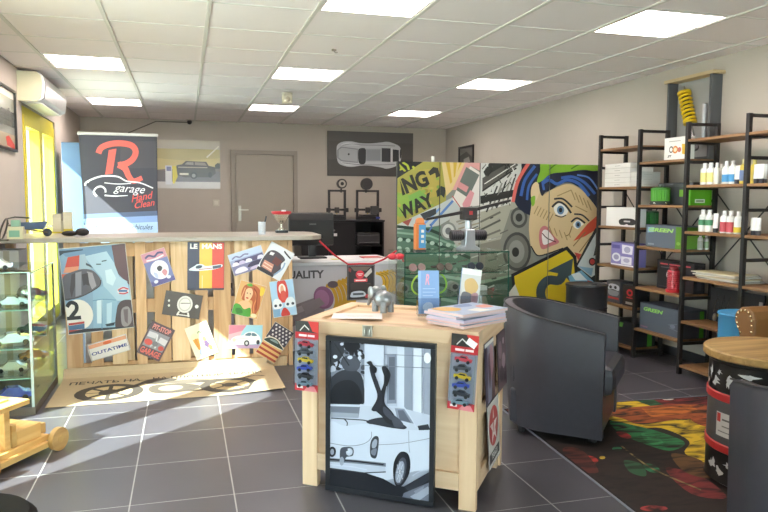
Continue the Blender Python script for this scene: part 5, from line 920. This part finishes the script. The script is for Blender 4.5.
carton('white box with a coil spring picture standing on the upper shelf before the display box', 3.60, 3.66, 4.385, 4.65, S2[0], .17, '#ece9e4', [('bg', '#eeebe6'), ('e', '#5a4c46', 30, 52, 9, 16), ('e', '#ece9e4', 30, 52, 6, 10), ('e', '#d8873a', 48, 54, 12, 18), ('e', '#f0dcb8', 48, 54, 7, 10), ('e', '#c46a5a', 66, 56, 8, 12), ('p', '#e3b81e', [(76, 30), (99, 34), (99, 84), (78, 76)]), ('t', '#3c3a38', 'ST', 24, 84, 14, 0, .2, .04), ('l', '#b9b4ac', 4, [(20, 14), (70, 14)])], endcol='#e3b81e')
carton('dark grey box with a green label behind the green air filter', 3.725, 3.83, 4.46, 4.86, S2[1], .175, '#3b3e42', [('bg', '#42454a'), ('p', '#77b43c', [(62, 30), (84, 30), (84, 62), (62, 62)]), ('r', '#53575c', 0, 0, 100, 16)])
carton('bright green box with a white label behind the steel frame', 3.63, 3.82, 4.372, 4.455, S2[1], .145, '#5fb01e', None, [('bg', '#62b41e'), ('r', '#e9efe2', 20, 68, 68, 88), ('r', '#8a9a78', 26, 74, 62, 82), ('r', '#57a318', 0, 0, 100, 12)])
carton('wide blue grey box with a green logo on the middle shelf', 3.6, 3.8, 4.40, 4.84, S2[2], .175, '#5f6776', [('bg', '#616a79'), ('p', '#8fb4c8', [(4, 8), (24, 6), (22, 30), (4, 34)]), ('t', '#a4d86a', 'GREEN', 42, 20, 24, 0, .2, .04, .9), ('r', '#5f8f2e', 82, 0, 100, 100), ('r', '#8a93a0', 6, 84, 24, 92), ('e', '#7fae4a', 90, 76, 5, 8)], [('bg', '#5f8f2e'), ('r', '#4d7a24', 0, 0, 100, 20)])
carton('flat black box with red lettering and a white emblem behind the red lantern', 3.69, 3.79, 4.372, 4.80, S2[3], .23, '#2b292c', [('bg', '#2d2b2e'), ('l', '#d0525c', 5, [(8, 10), (30, 10)]), ('l', '#d0525c', 5, [(34, 10), (66, 10)]), ('l', '#d0525c', 5, [(70, 10), (92, 10)]), ('e', '#c9c4c4', 38, 48, 12, 16), ('e', '#9a2e34', 42, 46, 8, 10), ('l', '#54525a', 2, [(4, 92), (80, 92)]), ('l', '#6d6a70', 3, [(10, 22), (60, 22)])], [('bg', '#343236'), ('r', '#4a484c', 30, 10, 70, 90)])
carton('long slate grey box with a green logo on the lowest middle shelf', 3.6, 3.82, 4.372, 4.88, S2[4], .215, '#555c68', [('bg', '#5a616d'), ('t', '#9ad866', 'GREEN', 32, 20, 19, 0, .2, .04, .8), ('l', '#7a828e', 2, [(70, 60), (90, 50)]), ('l', '#7a828e', 2, [(72, 70), (92, 76)]), ('e', '#7d8592', 80, 62, 6, 8), ('r', '#8a6a80', 2, 88, 20, 94)], [('bg', '#4c535e'), ('r', '#4fa02e', 72, 0, 90, 100)])
# green air filters
def air_filter(label, loc, g, dark):
    r = thing('air_filter', label, 'air filter', loc)
    MB().lathe([(0, 0), (.075, 0), (.075, .025), (.07, .03), (0, .03)], 24).make('base', M('#2c2e2c', .4), r, smooth=True)
    b = MB(); n = 44
    pr = [((.072 if k % 2 else .066), 2*math.pi*k/n) for k in range(n)]
    b.add([(a*math.cos(q), a*math.sin(q), z) for z in (.03, .12) for a, q in pr], [(k, (k+1) % n, n+(k+1) % n, n+k) for k in range(n)]); b.make('pleated_filter', M(g, .5), r)
    MB().lathe([(.0, .12), (.074, .12), (.074, .132), (.05, .14), (0, .14)], 24).make('top_cap', M(dark, .4), r, smooth=True); MB().cyl((0, 0, .14), (0, 0, .16), .02, n=12).make('nut', M('#555855', .3, .6), r)
    for k in range(5): MB().sphere((.07*math.cos(k*1.26+2.2), .07*math.sin(k*1.26+2.2), .012), .012, 8, 6).make('chrome_bolt', M('#c6c8c6', .2, .9), r, smooth=True)
    return r
air_filter('round green pleated air filter before the dark grey box', (3.64, 4.73, S2[1]+.001), '#4f9a2c', '#3c7a22')
air_filter('round dark green air filter with chrome foot behind the ladder frame', (3.765, 5.02, S1[2]+.001), '#2f7a34', '#2a5a2c')
# red lantern
t = thing('lantern', 'red ribbed lantern standing before the flat black box', 'lantern', (3.625, 4.52, S2[3]+.001))
RD = M('#b83a44', .35, coat=.3)
MB().lathe([(0, 0), (.052, 0), (.055, .02), (.048, .025), (0, .025)]).make('base', M('#c8323a', .4), t, smooth=True); MB().lathe([(.046, .025)] + [(.048 if k % 2 else .043, .03+.0075*k) for k in range(18)] + [(.04, .17), (.0, .17)]).make('body', RD, t, smooth=False); MB().lathe([(.03, .17), (.036, .175), (.034, .195), (.02, .205), (0, .205)]).make('cap', M('#8f2a30', .4), t, smooth=True)
# bottles
def bottle(label, y, z, h, r_, label_col, cap='#e8e8e6', body='#e4e5e2', x=3.63, group=None, square=False, lab=(.12, .55)):
    q = thing('bottle', label, 'bottle', (x, y, z+.001), group=group)
    r_ *= 1.12; h *= .93
    if square: MB().prism([(-r_, -r_*.7), (r_, -r_*.7), (r_, r_*.7), (-r_, r_*.7)], 0, h*.78, 'xy').make('body', M(body, .35), q, bevel=.006)
    else: MB().lathe([(0, 0), (r_*.96, 0), (r_, .006), (r_, h*.68), (r_*.8, h*.76), (r_*.42, h*.8), (r_*.4, h*.86), (0, h*.86)], 20).make('body', M(body, .35), q, smooth=True)
    MB().cyl((0, 0, h*.81), (0, 0, h), r_*.5, n=14).make('cap', M(cap, .4), q, smooth=True)
    a, b = lab
    MB().lathe([(r_+.0008, h*a), (r_+.0008, h*b)], 20).make('label', M(label_col, .45), q)
    return q
def tube_(label, y, z, h, cap, x=3.62, group=None, body='#ebe9e6'):
    q = thing('tube', label, 'tube', (x, y, z+.001), group=group)
    MB().cyl((0, 0, 0), (0, 0, .03), .017, n=14).make('cap', M(cap, .4), q, smooth=True)
    n = 16; b = MB(); b.add([(.02*math.cos(2*math.pi*k/n), .02*math.sin(2*math.pi*k/n), .031) for k in range(n)] + [(.003*math.cos(2*math.pi*k/n), .025*math.sin(2*math.pi*k/n), h) for k in range(n)], [(k, (k+1) % n, n+(k+1) % n, n+k) for k in range(n)] + [tuple(range(n, 2*n)), tuple(range(n))[::-1]])
    b.make('body', M(body, .4), q, smooth=True)
    return q
zA, zB = S1[1], S1[2]
def ypx(px, z, x=3.63): return px_x(px, 180 if z > 1.3 else 220, x).y
for px, q in ((704.5, 'at the ladder frame'), (710.5, 'next to the slim clear bottle')): bottle('white bottle with a pale yellow label, ' + q, ypx(px, zA), zA, .168, .026, '#e3dc8a', group='bottles with pale yellow labels')
bottle('slim clear bottle beside the pale yellow labels', ypx(716.5, zA), zA, .165, .018, '#dcdccf', body='#dcdcd2'); bottle('slim grey bottle next to the ladder frame on the upper bottle shelf', ypx(721, zA, 3.72), zA, .16, .018, '#c9cbc2', x=3.72, body='#d2d3cc')
for px, q in ((726, 'beside the slim grey bottle'), (732.5, 'beside the dark capped tube')): bottle('white bottle with a bright blue label, ' + q, ypx(px, zA), zA, .172, .024, '#4f9ad0', group='bottles with blue labels', lab=(.1, .42))
tube_('white tube standing on a dark cap beside the yellow bottle', ypx(738.5, zA), zA, .125, '#3a3c48'); bottle('yellow bottle with a blue label beside the white tube', ypx(743, zA), zA, .178, .02, '#6f86b4', body='#d9c350', cap='#ddd2a0')
bottle('tall yellow bottle right of the near ladder frame', ypx(754, zA, 3.68), zA, .18, .022, '#cdbb5a', body='#d8c554', x=3.68, cap='#cfc070')
for px, q in ((756.5, 'beside the tall yellow bottle'), (761.5, 'beside the grey capped tube')): tube_('white tube with a dark cap on the upper bottle shelf ' + q, ypx(px, zA, 3.61), zA, .125, '#3b3840', x=3.61, group='tubes right of the ladder frame, upper shelf')
tube_('white tube with grey cap at the back of the upper bottle shelf', ypx(764, zA, 3.7), zA, .13, '#77757a', x=3.7)
for px, q in ((703, 'at the shelf end'), (709.5, 'beside the black capped tube')): bottle('white bottle with a green label on the lower bottle shelf ' + q, ypx(px, zB), zB, .172, .026, '#4a8a62', group='bottles with green labels', lab=(.3, .55))
tube_('white tube on a black cap between the green and red labels', ypx(717, zB), zB, .135, '#26262a')
for px, q in ((724.5, 'beside the black capped tube'), (731, 'beside the yellow label')): bottle('white bottle with a red label on the lower bottle shelf ' + q, ypx(px, zB), zB, .168, .025, '#c8505a', group='bottles with red labels', lab=(.06, .5))
bottle('white bottle with a yellow label beside the red labels', ypx(738.5, zB), zB, .165, .025, '#dcc23a', lab=(.06, .3))
for px, q in ((754, 'touching the near ladder frame'), (758.5, 'second from the near ladder frame')): tube_('white tube on a dark cap, lower bottle shelf, ' + q, ypx(px, zB, 3.61), zB, .115, '#34323a', x=3.61, group='tubes right of the ladder frame, lower shelf')
bottle('small white bottle behind the ladder frame below the wide grey box', 4.38, S2[2], .13, .017, '#c9ccc6', x=3.74); bottle('small pale bottle with green label next to the wide grey box end', 4.376, S2[2], .12, .016, '#9ab48a', x=3.79)
# magazines on the shelf
mw = ['topmost', 'second from top', 'third from top', 'fourth from top', 'fifth from top', 'lowest']
for k in range(6):
    r = thing('magazine', f'thin magazine, {mw[k]} in the shelf stack under the bottles', 'magazine', (3.69+.004*(k % 3), 4.06+.012*(-1)**k-.006*k, S1[3]+.001+.0085*(5-k)), R((4, -3, 7, 2, -5, 3)[k]), group='magazines on the shelf')
    bx('pages', M(('#d8d0c0', '#c9c4b8', '#dcd6cc', '#cfc4a8', '#d6d2ca', '#bdb8ae')[k], .7), r, -.105, .105, -.2, .2, .0005, .007); bx('cover', M(('#cfc39a', '#b8b0a0', '#d8d4cc', '#c4a878', '#c9c4ba', '#a8a49c')[k], .5), r, -.106, .106, -.201, .201, .0072, .0082)
# black blister board with wire springs
t = thing('tool_board', 'black tool board with silver zigzag wires on the low shelf', 'board', (3.79, 4.06, S1[4]+.001), rot=(0, R(4), 0))
bx('board', M('#2c2a2c', .5), t, -.006, .006, -.25, .25, 0, .25); bx('hanger_card', M('#b8b6b2', .5), t, -.009, -.0065, -.24, -.21, .1, .2)
MB().tube([(-.012, .2-.03*k, .2 if k % 2 else .07) for k in range(6)], .004, 6).make('wire', M('#b9bcc0', .25, .8), t); MB().sphere((-.015, .14, .05), .012, 8, 6).make('yellow_clip', M('#d8c43a', .5), t); MB().sphere((-.015, .18, .03), (.014, .02, .03), 10, 8).make('clamp', M('#8f8a80', .4, .5), t)

# ================================================================== LOUNGE CORNER
def rugmat(c):
    key = ('rug', c)
    if key in MATS: return MATS[key]
    m = M(c, .9).copy(); MATS[key] = m; n = m.node_tree.nodes; l = m.node_tree.links; b = n['Principled BSDF']
    tc = n.new('ShaderNodeTexCoord'); mp = n.new('ShaderNodeMapping'); mp.inputs['Scale'].default_value = (3, 1, 9); mp.inputs['Rotation'].default_value = (0, R(25), 0)
    nz = n.new('ShaderNodeTexNoise'); nz.inputs['Scale'].default_value = 1.6; nz.inputs['Detail'].default_value = 7; nz.inputs['Distortion'].default_value = 1.2
    cr_ = n.new('ShaderNodeValToRGB'); cr_.color_ramp.elements[0].position = .36; cr_.color_ramp.elements[1].position = .56
    cr_.color_ramp.elements[0].color = lin('#1d1714'); cr_.color_ramp.elements[1].color = lin(c)
    l.new(tc.outputs['Object'], mp.inputs[0]); l.new(mp.outputs[0], nz.inputs['Vector']); l.new(nz.outputs['Fac'], cr_.inputs[0]); l.new(cr_.outputs[0], b.inputs['Base Color'])
    b.inputs['Roughness'].default_value = .9; return m
RA = R(-3.8); rw, rh = 1.6, 2.5; FLc = Vector((1.885, 3.87, 0)); ru = Vector((math.cos(RA), math.sin(RA), 0)); rv = Vector((-math.sin(RA), math.cos(RA), 0))
rc = FLc + ru*rw/2 - rv*rh/2
t = thing('rug', 'dark rug splashed with yellow, red and green paint under the black chairs', 'rug', rc, RA)
bx('pile', M('#221c1a', .95), t, -rw/2, rw/2, -rh/2, rh/2, .0005, .008, .002)
for x0, x1, y0, y1 in ((-rw/2-.006, -rw/2, -rh/2, rh/2), (rw/2, rw/2+.006, -rh/2, rh/2), (-rw/2, rw/2, rh/2, rh/2+.006), (-rw/2, rw/2, -rh/2-.006, -rh/2)): bx('edge_binding', M('#8d8f9c', .8), t, x0, x1, y0, y1, .0005, .0085)
RQ = [to_px(q) for q in (FLc, FLc+ru*rw, FLc+ru*rw-rv*rh, FLc-rv*rh)]
rp = [('bg', '#2c211d'), ('p', '#2c201c', [(530, 440), (700, 470), (760, 512), (640, 520)]), ('p', '#8f2f2c', [(500, 408), (530, 408), (534, 430), (516, 428)]), ('p', '#7d2a2a', [(640, 399), (715, 395), (715, 406), (650, 407)]), ('p', '#2f5f3c', [(628, 402), (652, 400), (662, 405), (640, 408)]),
  ('p', '#d8b42c', [(604, 402), (634, 401), (648, 406), (660, 412), (606, 414)]), ('s', '#a5552c', [(606, 412), (640, 407), (702, 405), (708, 416), (672, 421), (637, 424), (610, 420)]), ('p', '#c9702e', [(640, 409), (690, 406), (700, 412), (650, 418)]), ('s', '#dcb82e', [(600, 416), (620, 419), (640, 425), (688, 420), (712, 434), (712, 464), (684, 455), (688, 442), (660, 429), (630, 429)]), ('s', '#b0582e', [(690, 419), (714, 416), (716, 428), (700, 426)]),
  ('s', '#2f7a48', [(608, 422), (632, 426), (662, 434), (684, 444), (668, 452), (640, 444), (618, 434)]), ('s', '#3c8f58', [(640, 434), (656, 438), (662, 446), (646, 444)]), ('e', '#b8342e', 586, 461, 10, 4, 10), ('e', '#a83030', 622, 436, 8, 3, 20), ('e', '#d8b43c', 600, 459, 3, 1.6), ('e', '#3c9a68', 615, 450, 5, 2), ('e', '#2f7a50', 650, 470, 9, 4, 20), ('s', '#7d2c2c', [(664, 470), (700, 478), (726, 500), (690, 496)]), ('e', '#b03a3a', 652, 511, 14, 3), ('c', '#8f7a4a', 1.4, [(618, 446), (650, 470), (700, 492)]), ('s', '#5f2a24', [(560, 450), (580, 452), (596, 474), (570, 470)]), ('e', '#efe9e0', 667, 399.5, 6, 1.2), ('s', '#6a4a2a', [(670, 455), (700, 462), (712, 480), (684, 474)]), ('s', '#30583a', [(622, 462), (640, 466), (644, 478), (628, 474)])]
art('print', t, rw*.985, rh*.985, rp, quad=RQ, matf=rugmat, loc=(0, 0, .0084), rot=(R(-90), 0, 0), step=.00005)

LEA = M('#3b3a42', .40, noise=.12, nscale=30, bump=.03)
def tub_chair(label, loc, rz, seat=True):
    r = thing('tub_chair', label, 'chair', loc, rz, group='black tub chairs')
    path = [(.29, -.315), (.15, -.318)] + [(.32*math.cos(a), .32*math.sin(a)) for a in [R(-90-12*k) for k in range(16)]] + [(.15, .318), (.29, .315)]
    def top(x): return .718 - .112*max(0, (x+.32)/.61)
    th = .062; b = MB(); n = len(path); rings = []
    for i, (x, y) in enumerate(path):
        nx, ny = (0, 1 if y < 0 else -1) if i < 2 or i >= n-2 else (-x/.32, -y/.32)
        s = .86 + .14*max(0, min(1, (x+.32)/.5)); zt = top(x)
        bxx, byy = x*1.0 if x > 0 else x*s, y*(.93 if x < .2 else .97)
        rings.append([(bxx, byy, .045), (x*.5+bxx*.5, y*.5+byy*.5, zt*.5), (x, y, zt-.02), (x+nx*.012, y+ny*.012, zt), (x+nx*(th-.012), y+ny*(th-.012), zt), (x+nx*th, y+ny*th, zt-.02), (bxx+nx*th, byy+ny*th, .045)])
    k = 7; vs = [p for q in rings for p in q]
    fs = [(i*k+j, (i+1)*k+j, (i+1)*k+(j+1) % k, i*k+(j+1) % k) for i in range(n-1) for j in range(k)] + [tuple(range(k)), tuple((n-1)*k+j for j in range(k))[::-1]]
    b.add(vs, fs).make('shell', LEA, r, smooth=True)
    MB().box(-.22, .285, -.235, .235, .06, .25).make('seat_base', LEA, r, bevel=.01)
    MB().box(-.225, .34, -.24, .24, .255, .42).make('seat_cushion', LEA, r, bevel=.05)
    seam = MB().tube([(x+(-x/.32 if abs(x) < .33 and 2 <= i < n-2 else 0)*.004, y*.997, top(x)+.002) for i, (x, y) in enumerate(path)], .004, 6); seam.make('piping', M('#2a282b', .5), r)
    for x in (-.16, .23):
        for s in (-1, 1): MB().cyl((x, s*.2, 0), (x, s*.2, .06), .02, .025, n=12).make('foot', M('#232022', .5), r)
    return r
tub_chair('black leather tub chair on the rug beside the wooden crate', (2.05, 3.50, .0095), R(-41.3))
tub_chair('black leather tub chair facing the paint drum from the doorway side', (2.145, 1.77, .0095), R(58))
# drum side table
DC = Vector((2.60, 2.55, .0095))
t = thing('drum_table', 'black painted steel drum with red bands and a wooden top, used as table', 'table', DC, 0)
r0 = .262; prof = lambda a, b: [(r0, a), (r0, b)]
DB = M('#232122', .35, noise=.2, nscale=14)
MB().lathe([(0, 0), (r0-.01, 0), (r0+.004, .008), (r0, .016), (r0, .15)], 40).make('lower_body', DB, t, smooth=True)
MB().lathe([(r0, .15), (r0+.006, .155), (r0+.006, .185), (r0, .19)], 40).make('lower_band', M('#c8383a', .4), t, smooth=True)
MB().lathe([(r0, .19), (r0, .385)], 40).make('middle_body', M('#5b5a5c', .4, noise=.1), t, smooth=True)
MB().lathe([(r0, .385), (r0+.006, .39), (r0+.006, .42), (r0, .425)], 40).make('upper_band', M('#c8383a', .4), t, smooth=True)
MB().lathe([(r0, .425), (r0, .56), (r0+.008, .568), (r0+.008, .58), (0, .58)], 40).make('upper_body', DB, t, smooth=True)
MB().lathe([(0, .5805), (.285, .5805), (.29, .586), (.29, .612), (.285, .618), (0, .618)], 44).make('table_top', wood('#c9a266', '#8f6a3a', 0, 2.2, .45), t, smooth=True)
def curved(name, a0, a1, z0, z1, col, rr=r0+.0012, n=6):
    b = MB(); b.add([(rr*math.cos(a0+(a1-a0)*k/n), rr*math.sin(a0+(a1-a0)*k/n), z) for z in (z0, z1) for k in range(n+1)], [(k, k+1, n+2+k, n+1+k) for k in range(n)]); return b.make(name, M(col, .5), t)
la = R(172); curved('label', la, la+R(24), .225, .335, '#d8d6d2'); curved('label_mark', la+R(1), la+R(6), .29, .33, '#c8443c', r0+.0018); curved('label_text', la+R(8), la+R(22), .30, .308, '#6d6b68', r0+.0018); curved('label_text', la+R(8), la+R(22), .27, .276, '#8d8b88', r0+.0018); curved('label_text', la+R(3), la+R(22), .245, .25, '#8d8b88', r0+.0018)
rn = random.Random(11)
def splash(a, z, sa, sz, name='paint_splash'):
    n = 11; b = MB(); pts = [(a, z)] + [(a+sa*math.cos(q)*rn.uniform(.15, 1.5), z+sz*math.sin(q)*rn.uniform(.15, 1.4)) for q in [2*math.pi*k/n for k in range(n)]]
    b.add([((r0+.0015)*math.cos(p), (r0+.0015)*math.sin(p), q) for p, q in pts], [(0, 1+k, 1+(k+1) % n) for k in range(n)]); b.make(name, M('#d6d8da', .5), t)
for a, z, sa, sz in ((184, .49, 2, .03), (190, .46, 3, .012), (196, .505, 3, .035), (206, .475, 7, .022), (212, .52, 4, .014), (224, .48, 6, .03), (238, .50, 8, .025), (252, .47, 7, .03), (246, .525, 9, .012), (205, .085, 6, .025), (216, .06, 5, .02), (226, .1, 4, .015)): splash(R(a-38), z, R(sa), sz)
# black drum near the shelves
t = thing('black_drum', 'plain black steel drum standing before the yellow arrow of the graffiti screen', 'drum', (3.17, 5.0, 0)); q = .165
MB().lathe([(0, 0), (q, 0), (q+.006, .008), (q, .02), (q, .2), (q+.006, .207), (q, .214), (q, .42), (q+.006, .427), (q, .434), (q, .6), (q+.007, .61), (q+.005, .62), (q-.012, .612), (0, .612)], 36).make('body', M('#2b2a2d', .35), t, smooth=True); MB().cyl((.07, 0, .612), (.07, 0, .622), .025, n=14).make('bung', M('#444246', .4, .6), t, smooth=True)
# blue drum
t = thing('blue_drum', 'light blue steel drum between the shelves and the brown armchair', 'drum', (3.40, 3.56, .0095)); q = .15; BD = M('#4f9fd2', .4)
MB().lathe([(0, 0), (q, 0), (q+.006, .008), (q, .02), (q, .2), (q+.006, .207), (q, .214), (q, .40), (q+.006, .407), (q, .414), (q, .57), (q+.007, .58), (q+.005, .59), (q-.012, .582), (0, .582)], 36).make('body', BD, t, smooth=True); MB().cyl((.05, -.03, .582), (.05, -.03, .592), .025, n=14).make('bung', M('#3a7fb0', .4), t, smooth=True)
# brown armchair with studs
t = thing('armchair', 'brown leather armchair with rolled studded arms beside the blue drum', 'chair', (3.40, 2.93, .0095), R(180)); t.scale = (1, 1, 1.07)
BR = M('#8a6036', .45, noise=.18, nscale=9, bump=.05)
bx('seat_base', BR, t, -.3, .3, -.33, .33, .12, .32, .015); bx('seat_cushion', BR, t, -.22, .31, -.235, .235, .325, .45, .04); bx('backrest', BR, t, -.38, -.23, -.36, .36, .12, .645, .05)
for s in (-1, 1):
    a = MB().prism([(s*.25, .12), (s*.25, .58), (s*.27, .62), (s*.31, .64), (s*.36, .635), (s*.40, .60), (s*.405, .55), (s*.37, .50), (s*.36, .46), (s*.36, .12)], -.229, .29, 'yz').make('arm', BR, t, smooth=False, bevel=.012)
    path = [(s*.27, .14), (s*.268, .3), (s*.268, .45), (s*.268, .56), (s*.285, .605), (s*.32, .622), (s*.36, .61), (s*.385, .575), (s*.37, .53), (s*.345, .48), (s*.343, .3), (s*.343, .14)]
    st = smooth_pts(path, False, 6); acc = 0; last = None; sm = None
    for p in st:
        if last is None or math.hypot(p[0]-last[0], p[1]-last[1]) > .024:
            last = p
            if sm is None: sm = MB().sphere((0, 0, 0), .0075, 8, 5).make('stud', M('#d8c49a', .25, .8), a, (.2935, p[0], p[1]), smooth=True)
            else: link('stud', sm.data, a, (.2935, p[0], p[1]))
    for x in (-.28, .25): MB().cyl((x, s*.29, 0), (x, s*.29, .119), .018, .026, n=12).make('leg', M('#3a2618', .4), t)
# round stool at the lower left
t = thing('stool', 'round black padded stool near the wooden toy truck', 'stool', (-.585, 2.0, 0)); MB().lathe([(0, .40), (.17, .40), (.185, .42), (.185, .445), (.165, .465), (0, .47)], 32).make('seat', M('#15120f', .8, spec=.2), t, smooth=True)
MB().cyl((0, 0, .02), (0, 0, .40), .022, n=14).make('stem', M('#6a6a6c', .3, .8), t, smooth=True); MB().lathe([(0, 0), (.17, 0), (.17, .008), (.04, .03), (0, .03)], 30).make('base', M('#55555a', .3, .8), t, smooth=True); MB().lathe([(.1855, .43), (.188, .432), (.1855, .434)], 32).make('piping', M('#3a332c', .5), t)
# wooden toy truck on the floor
t = thing('toy_truck', 'large pale wooden toy truck with open cab standing in the sun', 'toy', (-.655, 3.905, 0), R(59))
TW = wood('#e3bd78', '#cf9f58', 0, 2.0, .5)
bx('chassis', TW, t, -.62, -.06, .015, .25, .055, .085, .003); bx('bonnet', TW, t, -.26, -.1, .03, .235, .0855, .16, .004); bx('cab_wall', TW, t, -.29, -.261, .03, .235, .0855, .2, .003)
bx('side_step', TW, t, -.6, -.09, -.015, .0145, .03, .06, .003); bx('side_step', TW, t, -.6, -.09, .2505, .28, .03, .06, .003)
for y in (.05, .215): bx('pillar', TW, t, -.33, -.295, y-.015, y+.015, .0855, .285, .003); bx('pillar', TW, t, -.56, -.53, y-.015, y+.015, .0855, .285, .003)
rf = bx('roof', TW, t, -.6, -.2, .0, .265, .286, .312, .004); bx('roof_rib', TW, rf, -.14, .14, -.06, -.03, .0132, .022); bx('roof_rib', TW, rf, -.14, .14, .03, .06, .0132, .022)
bx('nose', TW, t, -.0995, -.02, .07, .2, .075, .13, .004); MB().cyl((-.02, .135, .105), (.012, .135, .105), .012, n=10).make('hub', TW, t)
for x in (-.05, -.5):
    for y in (-.045, .28):
        w = MB().cyl((x, y, .06), (x, y+.028, .06), .06, n=28).make('wheel', wood('#d8b070', '#b98a4c', 0, 3.0, .5), t, smooth=True); MB().cyl((x, y-.004 if y < 0 else y+.028, .06), (x, y-.0005 if y < 0 else y+.032, .06), .018, n=14).make('wheel_cap', TW, w)
for x in (-.05, -.5): MB().cyl((x, -.016, .06), (x, .2795, .06), .01, n=10).make('axle', TW, t)
bx('seat', TW, t, -.5, -.4, .05, .215, .0855, .14, .003); bx('cargo_board', TW, t, -.62, -.6, .03, .235, .0855, .2, .003)

# ------------------------------------------------------------------ glass cabinet at the left
kx0, kx1, ky0, ky1, kz = X0+.015, -.895, 4.52, 5.30, .862
t = thing('glass_cabinet', 'clear glass display cabinet full of model cars against the window wall', 'showcase')
KG = glass('#f0f8f5'); KE = M('#a9cfc6', .15, spec=.8)
bx('plinth', M('#5d564e', .5), t, kx0, kx1+.005, ky0-.005, ky1, 0, .05); bx('glass_top', KG, t, kx0, kx1, ky0, ky1, kz-.008, kz); bx('front_glass', KG, t, kx0, kx1-.007, ky0, ky0+.006, .051, kz-.009); bx('side_glass', KG, t, kx1-.006, kx1, ky0, ky1, .051, kz-.009)
for z in (.225, .405, .64): bx('glass_shelf', KG, t, kx0+.004, kx1-.008, ky0+.015, ky1, z-.006, z); bx('shelf_edge', KE, t, kx0+.004, kx1-.008, ky0+.011, ky0+.0145, z-.006, z)
bx('corner_strip', M('#c4d8d4', .25, .4), t, kx1-.012, kx1+.003, ky0-.004, ky0-.0006, .051, kz); bx('top_edge', KE, t, kx0, kx1+.002, ky0-.004, ky0-.0006, kz+.0005, kz+.006); bx('side_edge', KE, t, kx1+.0004, kx1+.004, ky0, ky1, kz-.009, kz); bx('rear_strip', M('#8a8078', .5), t, kx1-.012, kx1, ky1+.001, ky1+.02, 0, kz)
def model_car(label, loc, rz, L, col, roofc=None, kind=0):
    r = thing('model_car', label, 'model car', loc, rz); s = L
    pr = [[(-.5, .09), (-.49, .2), (-.3, .235), (-.17, .35), (.1, .36), (.24, .24), (.46, .2), (.5, .12), (.49, .07), (-.48, .07)], [(-.5, .08), (-.5, .17), (-.36, .23), (-.2, .25), (-.1, .31), (.08, .31), (.2, .22), (.48, .14), (.5, .08)]][kind]
    b = MB(); n = len(pr); ys = [(-.2, .93), (-.17, 1.0), (.17, 1.0), (.2, .93)]
    b.add([(x*s, y*s*(.82 if z > .26 else 1), .07*s+(z-.07)*s*(k if z < .2 else 1)) for y, k in ys for x, z in pr], [(j*n+i, j*n+(i+1) % n, (j+1)*n+(i+1) % n, (j+1)*n+i) for j in range(3) for i in range(n)] + [tuple(range(n))[::-1], tuple(3*n+i for i in range(n))])
    b.make('body', M(col, .25, coat=.6), r, smooth=True)
    bx('cabin_glass', M('#2a3038', .1), r, -.2*s, .15*s, -.168*s, .168*s, .255*s, (.325 if kind == 0 else .29)*s)
    for x in (-.31, .31):
        for y in (-.2, .2): MB().cyl((x*s, (y-.03)*s, .075*s), (x*s, (y+.03)*s, .075*s), .075*s, n=16).make('wheel', M('#1e1d1e', .5), r, smooth=True)
    if roofc: bx('stripe', M(roofc, .3), r, -.49*s, .49*s, -.03*s, .03*s, .075*s, .1*s)
    return r
model_car('blue model car on the cabinet floor by the glass front', (-1.06, 4.72, .0515), R(195), .23, '#4a55c4')
model_car('white model race car on the second glass shelf', (-1.04, 4.68, .4055), R(195), .24, '#dfe6ee', '#4f8ac4', 1)
model_car('silver model race car on the top glass shelf', (-1.04, 4.70, .6405), R(190), .2, '#c9d2dc', '#c2484a', 1)
model_car('cream model car on the lowest glass shelf', (-1.06, 4.74, .2255), R(188), .18, '#d6ccb4')
model_car('red model car at the back of the top glass shelf', (-1.0, 5.12, .6405), R(205), .18, '#8d3a3a')
model_car('dark green model car at the back of the second glass shelf', (-1.0, 5.10, .4055), R(170), .18, '#39564a')
model_car('orange model car at the back of the lowest glass shelf', (-1.0, 5.08, .2255), R(200), .18, '#c9873a')
model_car('white model coupe standing on top of the glass cabinet', (-1.12, 4.72, kz+.007), R(185), .18, '#d9dcda')
t = thing('spare_lamp', 'round chrome car headlamp under the cabinet top', 'headlamp', (-.98, 4.86, .641)); MB().lathe([(0, 0), (.05, 0), (.055, .02), (.03, .05), (0, .055)], 20).make('bowl', M('#b9b6b0', .2, .8), t, (0, 0, .056), (R(90), 0, 0), smooth=True); MB().cyl((0, -.004, .056), (0, -.001, .056), .044, n=20).make('lens', M('#5a5650', .15), t, smooth=True)
